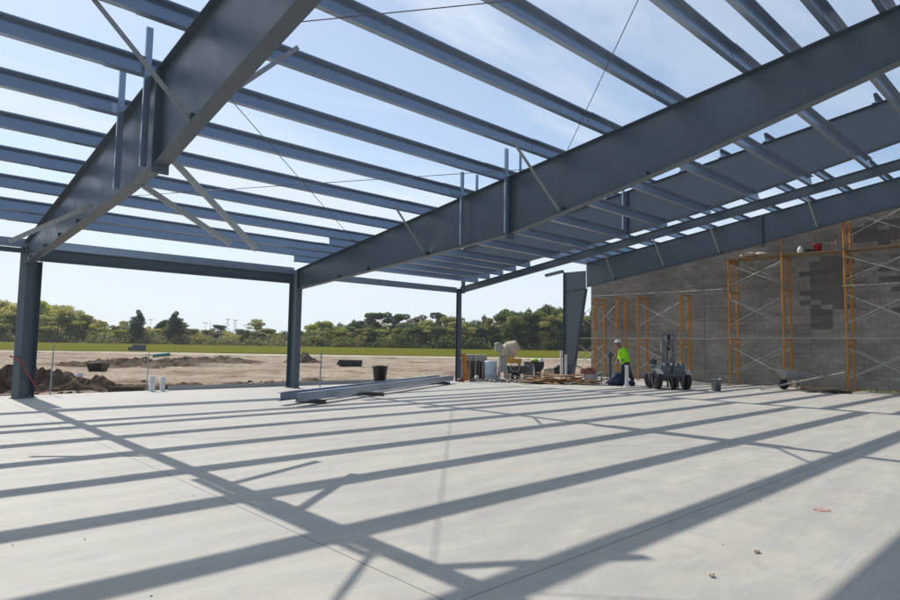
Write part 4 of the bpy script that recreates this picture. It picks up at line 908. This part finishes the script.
# litter on the floor
def leaf(x, y, s, mat, name, label, cat, seed):
    rr = random.Random(seed); m = MB(); pts = []
    for i in range(11):
        a = 2 * math.pi * i / 11; r = s * (.45 + .55 * rr.random()); pts.append((x + r * math.cos(a) * 1.3, y + r * math.sin(a) * .8, .004 + .018 * rr.random()))
    m.add([(x, y, .012)] + pts, [(0, 1 + i, 1 + (i + 1) % 11) for i in range(11)]); solo(name, m, mat, label, cat, (x, y, 0))
leaf(2.02, -16.86, .034, 'leaf', 'dry_leaf', 'dry tan leaf in the lower right of the floor, upper one', 'leaf', 1)
leaf(1.28, -16.85, .028, 'leaf', 'dry_leaf', 'dry tan leaf in the lower right of the floor, lower one', 'leaf', 2)
leaf(-.30, -17.05, .035, 'leaf', 'dry_leaf', 'dry tan leaf beside the joint at the bottom of the floor', 'leaf', 3)
rr = random.Random(9); m = MB()
for i in range(16):
    a = 2 * math.pi * i / 16; r = .085 * (.6 + .4 * rr.random()); m.v.append((3.8 + r * math.cos(a) * 1.2, -16.79 + r * math.sin(a), .004))
m.f.append(tuple(range(16))); m.sm.append(False); solo('paint_mark', m, 'mark', 'faded red paint mark on the floor at lower right', 'paint mark', (3.8, -16.79, 0))
m = MB()
for i in range(90):
    v = 2.6 + 14 * rnd.random() ** 1.6; u = rnd.uniform(-.75, .75) * v; p = uv(u, v)
    if p.y > .8 or p.x > 24: continue
    r = rnd.uniform(.002, .006); m.blob((p.x, p.y, r * .5), (r * 1.4, r, r * .7), 6, 4, .5, i)
tag(m.build('grit', 'greywood'), 'bits of grit and crumbs scattered on the concrete floor', 'grit', kind='stuff')

# ------------------------------------------------------------------ trees
def leaf_cloud(mb, clumps, n, size, rr, flat=.0):
    tot = sum(c[3] * c[4] for c in clumps)
    for (x, y, z, rx_, rz_) in clumps:
        for _ in range(int(n * rx_ * rz_ / tot)):
            while True:
                d = Vector((rr.uniform(-1, 1), rr.uniform(-1, 1), rr.uniform(-1, 1))); l = d.length
                if .25 < l <= 1: break
            d *= (.55 + .5 * rr.random()) / max(l, .5)
            p = Vector((x + d.x * rx_, y + d.y * rx_, z + d.z * rz_)); s = size * rr.uniform(.6, 1.4)
            a = Vector((rr.gauss(0, 1), rr.gauss(0, 1), rr.gauss(0, 1) * (1 - flat))).normalized(); b = a.cross(Vector((rr.gauss(0, 1), rr.gauss(0, 1), rr.gauss(0, 1)))).normalized()
            mb.add([p - a * s, p + b * s * .6, p + a * s, p - b * s * .6 + a * .2 * s], [(0, 1, 2, 3)])
def tree_proto(kind, seed):
    """unit-ish tree about 10 m tall -> (trunk mesh builder, crown mesh builder)"""
    rr = random.Random(seed); T = MB(); Cc = MB()
    if kind == 'round':
        cl = [];
        for _ in range(26):
            a = rr.uniform(0, 6.28); r = 3.6 * rr.random() ** .5; z = rr.uniform(.6, 8.9); w = 1 - abs(z - 4.2) / 8.5; cl.append((r * w * math.cos(a), r * w * math.sin(a), z, rr.uniform(1.1, 1.9) * (.6 + .4 * w), rr.uniform(.8, 1.4)))
        leaf_cloud(Cc, cl, 7500, .22, rr); T.tube((0, 0, -.3), (.1, 0, 3.5), .26, 7, .16)
        for c in cl[:8]: T.tube((.05, 0, rr.uniform(1.5, 3.5)), c[:3], .10, 5, .03)
    elif kind == 'pine':
        hh = 9.6; cl = []
        for i in range(13):
            a = rr.uniform(0, 6.28); zz = rr.uniform(5.0, 9.2); r = rr.uniform(.4, 2.1) * (1.15 - .07 * abs(zz - 7.4)); cl.append((r * math.cos(a), r * math.sin(a), zz, rr.uniform(.8, 1.4), rr.uniform(.6, 1.05)))
        leaf_cloud(Cc, cl, 4200, .20, rr, .3); T.tube((0, 0, -.3), (.2, .1, 8.4), .20, 7, .09)
        for c in cl: T.tube((.17, .08, rr.uniform(5.8, 7.6)), c[:3], .06, 5, .02)
    elif kind == 'cone':
        cl = []
        for i in range(14):
            z = 1.2 + 8.4 * i / 13; w = 1.75 * min(1, (10.4 - z) / 3.2) * rr.uniform(.7, 1.15); a = rr.uniform(0, 6.28); r = rr.uniform(.2, .9); cl.append((r * math.cos(a), r * math.sin(a), z, max(.5, w), .85))
        leaf_cloud(Cc, cl, 5000, .20, rr); T.tube((0, 0, -.3), (0, 0, 9.0), .2, 7, .05)
    elif kind == 'airy':
        cl = []
        for _ in range(30):
            a = rr.uniform(0, 6.28); z = rr.uniform(1.6, 9.6); r = rr.uniform(.3, 3.4) * (1 - .4 * abs(z - 6) / 4); cl.append((r * math.cos(a), r * math.sin(a), z, rr.uniform(.6, 1.2), rr.uniform(.5, .9)))
        leaf_cloud(Cc, cl, 5600, .18, rr); T.tube((0, 0, -.3), (.15, .1, 4.2), .2, 7, .12)
        for c in cl: T.tube((.1, .05, rr.uniform(2, 4.2)), c[:3], .06, 5, .02)
    return T, Cc
LEAFKIND = {}
PROTO = {}
def tree(kind, var, mat, u, v, h, wid, label, group):
    key = (kind, var, mat)
    p = uv(u, v); z = lawn_z(p.x, p.y) - .05
    t = thing('tree', label, 'tree', (p.x, p.y, z), group, rnd.uniform(0, 6.28), False)
    t.scale = (h / 10 * wid, h / 10 * wid, h / 10)
    if key not in PROTO:
        T, Cc = tree_proto(kind, hash((kind, var)) % 1000 if False else {'round': 10, 'pine': 40, 'cone': 70, 'airy': 90}[kind] + var)
        a = T.build('trunk', 'bark', t); b = Cc.build('crown', mat, t); PROTO[key] = (a, b)
    else:
        for o in PROTO[key]:
            c = o.copy(); COL.objects.link(c); c.parent = t
    return t
# horizon row (px) at picture x: 341.5 + .01153 x ; tree heights from the tree-top line of the photograph
def place(x, ytop, v):
    yh = 341.5 + .01153 * x; p = uv((x - 450) / 618.3 * v, v); zg = lawn_z(p.x, p.y)
    return (x - 450) / 618.3 * v, v, (yh - ytop) * v / 618.3 * 1.0 + 1.5 - zg
TREES = []
def row(lst): TREES.extend(lst)
# (x, ytop, v, kind, mat, width)
row([(-22, 304, 205, 'round', 'olive', 1.1), (-4, 303, 214, 'round', 'yellowgreen', 1.0), (10, 307, 208, 'airy', 'yellowgreen', 1.1), (26, 308, 216, 'round', 'olive', 1.0), (42, 305, 206, 'airy', 'bright', 1.1), (52, 307, 214, 'round', 'yellowgreen', 1.0), (66, 309, 205, 'airy', 'yellowgreen', 1.15), (78, 314, 213, 'round', 'bright', 1.0),
     (90, 319, 207, 'airy', 'yellowgreen', 1.2), (101, 323, 214, 'round', 'yellowgreen', 1.1), (112, 327, 206, 'airy', 'olive', 1.2), (124, 324, 228, 'airy', 'olive', 1.0), (138, 313.5, 199, 'cone', 'pine', 1.1), (150, 329, 212, 'round', 'yellowgreen', 1.2), (163, 322, 232, 'round', 'pine', .9), (176, 315, 200, 'cone', 'pine', 1.2), (184, 325, 230, 'airy', 'oak', 1.0),
     (192, 331, 212, 'round', 'olive', 1.3), (206, 332, 217, 'round', 'olive', 1.3), (218, 327, 228, 'pine', 'pine', 1.1), (230, 333, 210, 'round', 'yellowgreen', 1.3), (244, 331, 222, 'round', 'oak', 1.2), (258, 322, 226, 'airy', 'olive', 1.1), (268, 331, 214, 'round', 'olive', 1.3), (281, 333, 219, 'round', 'oak', 1.3),
     (298, 331, 212, 'round', 'olive', 1.2), (310, 326, 222, 'round', 'bright', 1.1), (325, 323, 214, 'round', 'bright', 1.1), (336, 325, 224, 'round', 'oak', 1.0), (346, 328, 206, 'round', 'bright', .8), (352, 322, 226, 'round', 'oak', .9), (360, 321, 215, 'pine', 'pine', 1.2), (377, 314, 221, 'pine', 'oak', 1.35), (372, 326, 208, 'round', 'oak', 1.0), (386, 328, 210, 'round', 'oak', .9), (397, 313.5, 219, 'pine', 'pine', 1.25),
     (396, 330, 204, 'round', 'bright', .75), (408, 322, 214, 'airy', 'greybrush', 1.1), (418, 317, 222, 'airy', 'greybrush', 1.1), (425, 321, 209, 'round', 'olive', 1.0), (439, 312, 226, 'pine', 'pine', .9), (436, 322, 206, 'round', 'oak', 1.0), (450, 318, 214, 'round', 'olive', 1.0), (468, 319, 208, 'round', 'oak', 1.0), (482, 317, 216, 'round', 'oak', 1.0), (494, 320, 206, 'airy', 'olive', 1.0),
     (503, 315, 216, 'round', 'oak', .95), (508, 308, 226, 'pine', 'oak', .85), (518, 312, 209, 'round', 'oak', 1.0), (530, 310, 217, 'round', 'oak', 1.0), (543, 305, 212, 'round', 'oak', .95), (552, 307, 221, 'round', 'olive', 1.0), (545, 332, 198, 'round', 'yellowgreen', .8), (563, 309, 208, 'round', 'oak', .95), (576, 310, 217, 'round', 'oak', 1.0), (590, 311, 210, 'round', 'oak', 1.0), (604, 314, 216, 'round', 'oak', 1.0), (622, 312, 210, 'round', 'oak', 1.0), (648, 314, 214, 'round', 'oak', 1.0)])
SKY_ = sorted((a[0], a[1]) for a in TREES)
def skyline(x):
    for (xa, ya), (xb, yb) in zip(SKY_[:-1], SKY_[1:]):
        if xa <= x <= xb: return max(ya, yb) * .5 + (ya + (yb - ya) * (x - xa) / max(.1, xb - xa)) * .5
    return 320
x = -26.0; k = 0
while x < 600:                     # a second rank fills the line
    kd = ['round', 'airy', 'round'][k % 3]
    mt = ('yellowgreen', 'olive', 'bright', 'yellowgreen')[k % 4] if x < 130 else ('olive', 'yellowgreen', 'oak', 'greybrush')[k % 4] if x < 300 else ('oak', 'olive', 'oak', 'bright')[k % 4] if x < 400 else ('oak', 'olive', 'oak')[k % 3]
    TREES.append((x + .37, skyline(x) + rnd.uniform(3, 8), 203 + rnd.uniform(-3, 8), kd, mt, 1.35)); x += rnd.uniform(8, 13); k += 1
TREES.sort()
ADJ = {'oak': 'dark green', 'pine': 'deep green', 'bright': 'bright spring-green', 'yellowgreen': 'yellow-green', 'olive': 'olive green', 'greybrush': 'grey half-bare'}
SHP = {'round': 'broad tree', 'pine': 'flat-topped pine', 'cone': 'narrow tree', 'airy': 'airy tree'}
CNT = {}
def seg(x): return 'beside the left column' if x < 26 else 'between left and middle columns' if x < 287 else 'between middle column and slim post' if x < 459 else 'between slim post and tapered column' if x < 577 else 'past the tapered column'
for i, (x, yt, v, k, mt, w) in enumerate(TREES):
    ck = (seg(x), k, mt); CNT[ck] = CNT.get(ck, -1) + 1
    u, v_, h = place(x, yt, v)
    tree(k, i % 3, mt, u, v_, h * (1.02 if k != 'cone' else 1.0), w * 1.22 * (10 / h) ** .45, f'{nth(CNT[ck])} {ADJ[mt]} {SHP[k]} from the left {ck[0]}', 'trees behind the lawn')
# brush along the foot of the trees
for nm, mt, n_, sd, x0, x1, zt in (('brush', 'olive', 20000, 1, -60, 430, 5.4), ('brush', 'greybrush', 12000, 2, -60, 300, 4.2), ('brush', 'oak', 18000, 3, 300, 660, 5.6)):
    rr = random.Random(sd); m = MB()
    for _ in range(n_):
        x = rr.uniform(x0, x1); v = rr.uniform(194, 206); u = (x - 450) / 618.3 * v; p = uv(u, v); hh = zt * (.38 + .75 * noise.noise(Vector((x * .07, sd, v * .1))) + .45 * noise.noise(Vector((x * .25, sd, v * .2))))
        z = lawn_z(p.x, p.y) + max(.1, hh) * rr.random() ** .8; s = rr.uniform(.18, .36)
        a = Vector((rr.gauss(0, 1), rr.gauss(0, 1), rr.gauss(0, 1.3))).normalized(); b = a.cross(Vector((rr.gauss(0, 1), rr.gauss(0, 1), rr.gauss(0, 1)))).normalized(); q = Vector((p.x, p.y, z))
        m.add([q - a * s, q + b * s * .6, q + a * s, q - b * s * .6], [(0, 1, 2, 3)])
    tag(m.build(nm, mt), {'olive': 'olive brush along the foot of the left trees', 'greybrush': 'grey-brown twiggy brush at the left tree line', 'oak': 'dark undergrowth below the right trees'}[mt], 'brush', kind='stuff')
# far woods behind, closing the gaps
rr = random.Random(5); m = MB()
for _ in range(15000):
    x = rr.uniform(-80, 700); v = rr.uniform(236, 250); u = (x - 450) / 618.3 * v; p = uv(u, v)
    lim = 4.6 + 1.8 * noise.noise(Vector((x * .03, 0, 0))) + 1.5 * noise.noise(Vector((x * .11, 0, 4))) + max(0, min(1, (x - 290) / 60)) * 4.5 + max(0, min(1, (90 - x) / 60)) * 5.0
    z = .5 + lim * rr.random() ** .75; s = rr.uniform(.35, .7); a = Vector((rr.gauss(0, 1), rr.gauss(0, 1), rr.gauss(0, 1))).normalized(); b = a.cross(Vector((rr.gauss(0, 1), rr.gauss(0, 1), rr.gauss(0, 1)))).normalized(); q = Vector((p.x, p.y, z))
    m.add([q - a * s, q + b * s * .6, q + a * s, q - b * s * .6], [(0, 1, 2, 3)])
tag(m.build('far_wood', 'olive'), 'far dark wood closing the view behind the trees', 'wood', kind='stuff')
# utility poles far off
for i, (x, yt, kind) in enumerate(((151, 322, 1), (206, 325, 1), (211, 324, 0), (228, 321, 2), (235.5, 322, 2), (246, 327, 1))):
    v = 430; yh = 341.5 + .01153 * x; h = (yh - yt) * v / 618.3 + 1.5 - .5; p = uv((x - 450) / 618.3 * v, v)
    t = thing('utility_pole', ['lamp pole with crossbar far off, leftmost of the distant poles', 'lamp pole with crossbar far off, second of the distant poles', 'plain slender pole far off beside a lamp pole', 'left one of two distant lattice towers', 'right one of two distant lattice towers', 'lamp pole with crossbar far off, rightmost of the distant poles'][i], 'utility pole', (p.x, p.y, .5), 'distant poles', VR, False)
    m = MB()
    if kind == 2:
        for s in (-1, 1): m.tube((s * 1.1, 0, 0), (s * .5, 0, h), .11, 5)
        for k in range(6): z0, z1 = h * k / 6, h * (k + 1) / 6; m.tube((-1.0, 0, z0), (.8, 0, z1), .06, 4); m.tube((1.0, 0, z0), (-.8, 0, z1), .06, 4)
    else: m.tube((0, 0, 0), (0, 0, h), .16, 6, .1)
    m.build('mast', 'brace', t)
    if kind: m = MB(); m.box((0, 0, h - .3), (3.6 if kind == 1 else 3.0, .25, .35)); m.build('crossarm', 'brace', t)

# ------------------------------------------------------------------ air
hm = bpy.data.materials.new('air_haze'); hm.use_nodes = True; hn = hm.node_tree; hn.nodes.remove(hn.nodes['Principled BSDF'])
pv = hn.nodes.new('ShaderNodeVolumePrincipled'); pv.inputs['Color'].default_value = (.86, .92, 1, 1); pv.inputs['Density'].default_value = .00022; pv.inputs['Anisotropy'].default_value = .3
hn.links.new(pv.outputs[0], hn.nodes['Material Output'].inputs['Volume'])
m = MB(); m.box((0, 0, 14.0), (1900, 1900, 31.2)); hz_ = m.build('haze', hm); tag(hz_, kind='stuff', label='thin pale haze lying over the far trees', cat='haze')

# ------------------------------------------------------------------ light
az = math.atan2(.006, .950); el = math.atan(1 / .950)
sd = bpy.data.lights.new('sun', 'SUN'); sun = bpy.data.objects.new('sun', sd); COL.objects.link(sun)
sd.energy = 3.6; sd.angle = R(.53); sd.color = (1, .955, .89)
sun.rotation_euler = Vector((-.006, -.950, -1)).to_track_quat('-Z', 'Y').to_euler()
w = bpy.data.worlds.new('World'); S.world = w; w.use_nodes = True; nt = w.node_tree
bg = nt.nodes['Background']
sky = nt.nodes.new('ShaderNodeTexSky'); sky.sky_type = 'NISHITA'; sky.sun_disc = False; sky.sun_elevation = el; sky.sun_rotation = az
sky.altitude = 0; sky.air_density = 1.0; sky.dust_density = .5; sky.ozone_density = 2.2
tc = nt.nodes.new('ShaderNodeTexCoord')
# thin high cloud: project the direction on a plane overhead
sx = nt.nodes.new('ShaderNodeSeparateXYZ'); L(nt, tc.outputs['Generated'], sx.inputs[0])
zc = mth(nt, 'MAXIMUM', sx.outputs['Z'], .04)
cb = nt.nodes.new('ShaderNodeCombineXYZ'); L(nt, mth(nt, 'DIVIDE', sx.outputs['X'], mth(nt, 'ADD', zc, .12)), cb.inputs[0]); L(nt, mth(nt, 'DIVIDE', sx.outputs['Y'], mth(nt, 'ADD', zc, .12)), cb.inputs[1])
mp = nt.nodes.new('ShaderNodeMapping'); mp.inputs['Rotation'].default_value = (0, 0, R(25)); mp.inputs['Scale'].default_value = (.55, 1.5, 1); mp.inputs['Location'].default_value = (3.2, 1.7, 0); L(nt, cb.outputs[0], mp.inputs[0])
n1 = N(nt, 'ShaderNodeTexNoise', Scale=.9, Detail=9, Roughness=.62, Distortion=.5); L(nt, mp.outputs[0], n1.inputs['Vector'])
cf = ramp(nt, n1.outputs['Fac'], [(.42, 0.0), (.70, 1.0)])
side = ramp(nt, mth(nt, 'ADD', mth(nt, 'MULTIPLY', mth(nt, 'SUBTRACT', sx.outputs['Y'], mth(nt, 'MULTIPLY', sx.outputs['X'], .35)), .5), .5), [(.30, .18), (.72, 1.0)])   # the thin cloud lies on the sun's side
fac = mth(nt, 'ADD', mth(nt, 'MULTIPLY', mth(nt, 'MULTIPLY', cf.outputs[0], .95), side.outputs[0]), mth(nt, 'MULTIPLY', side.outputs[0], .32))
hz = ramp(nt, sx.outputs['Z'], [(0.0, .88), (.08, .60), (.26, .0)])
fac = mth(nt, 'MINIMUM', mth(nt, 'ADD', fac, hz.outputs[0]), .90)
c = mixc(nt, fac, sky.outputs[0], (5.7, 6.3, 6.95))
L(nt, c, bg.inputs['Color']); bg.inputs['Strength'].default_value = .125
S.view_settings.view_transform = 'Standard'; S.view_settings.look = 'None'; S.view_settings.gamma = 1; S.view_settings.use_curve_mapping = False
S.view_settings.exposure = .2
S.cycles.max_bounces = 6; S.cycles.use_denoising = True
for o in S.objects:
    if '_w' in o.keys(): del o['_w']
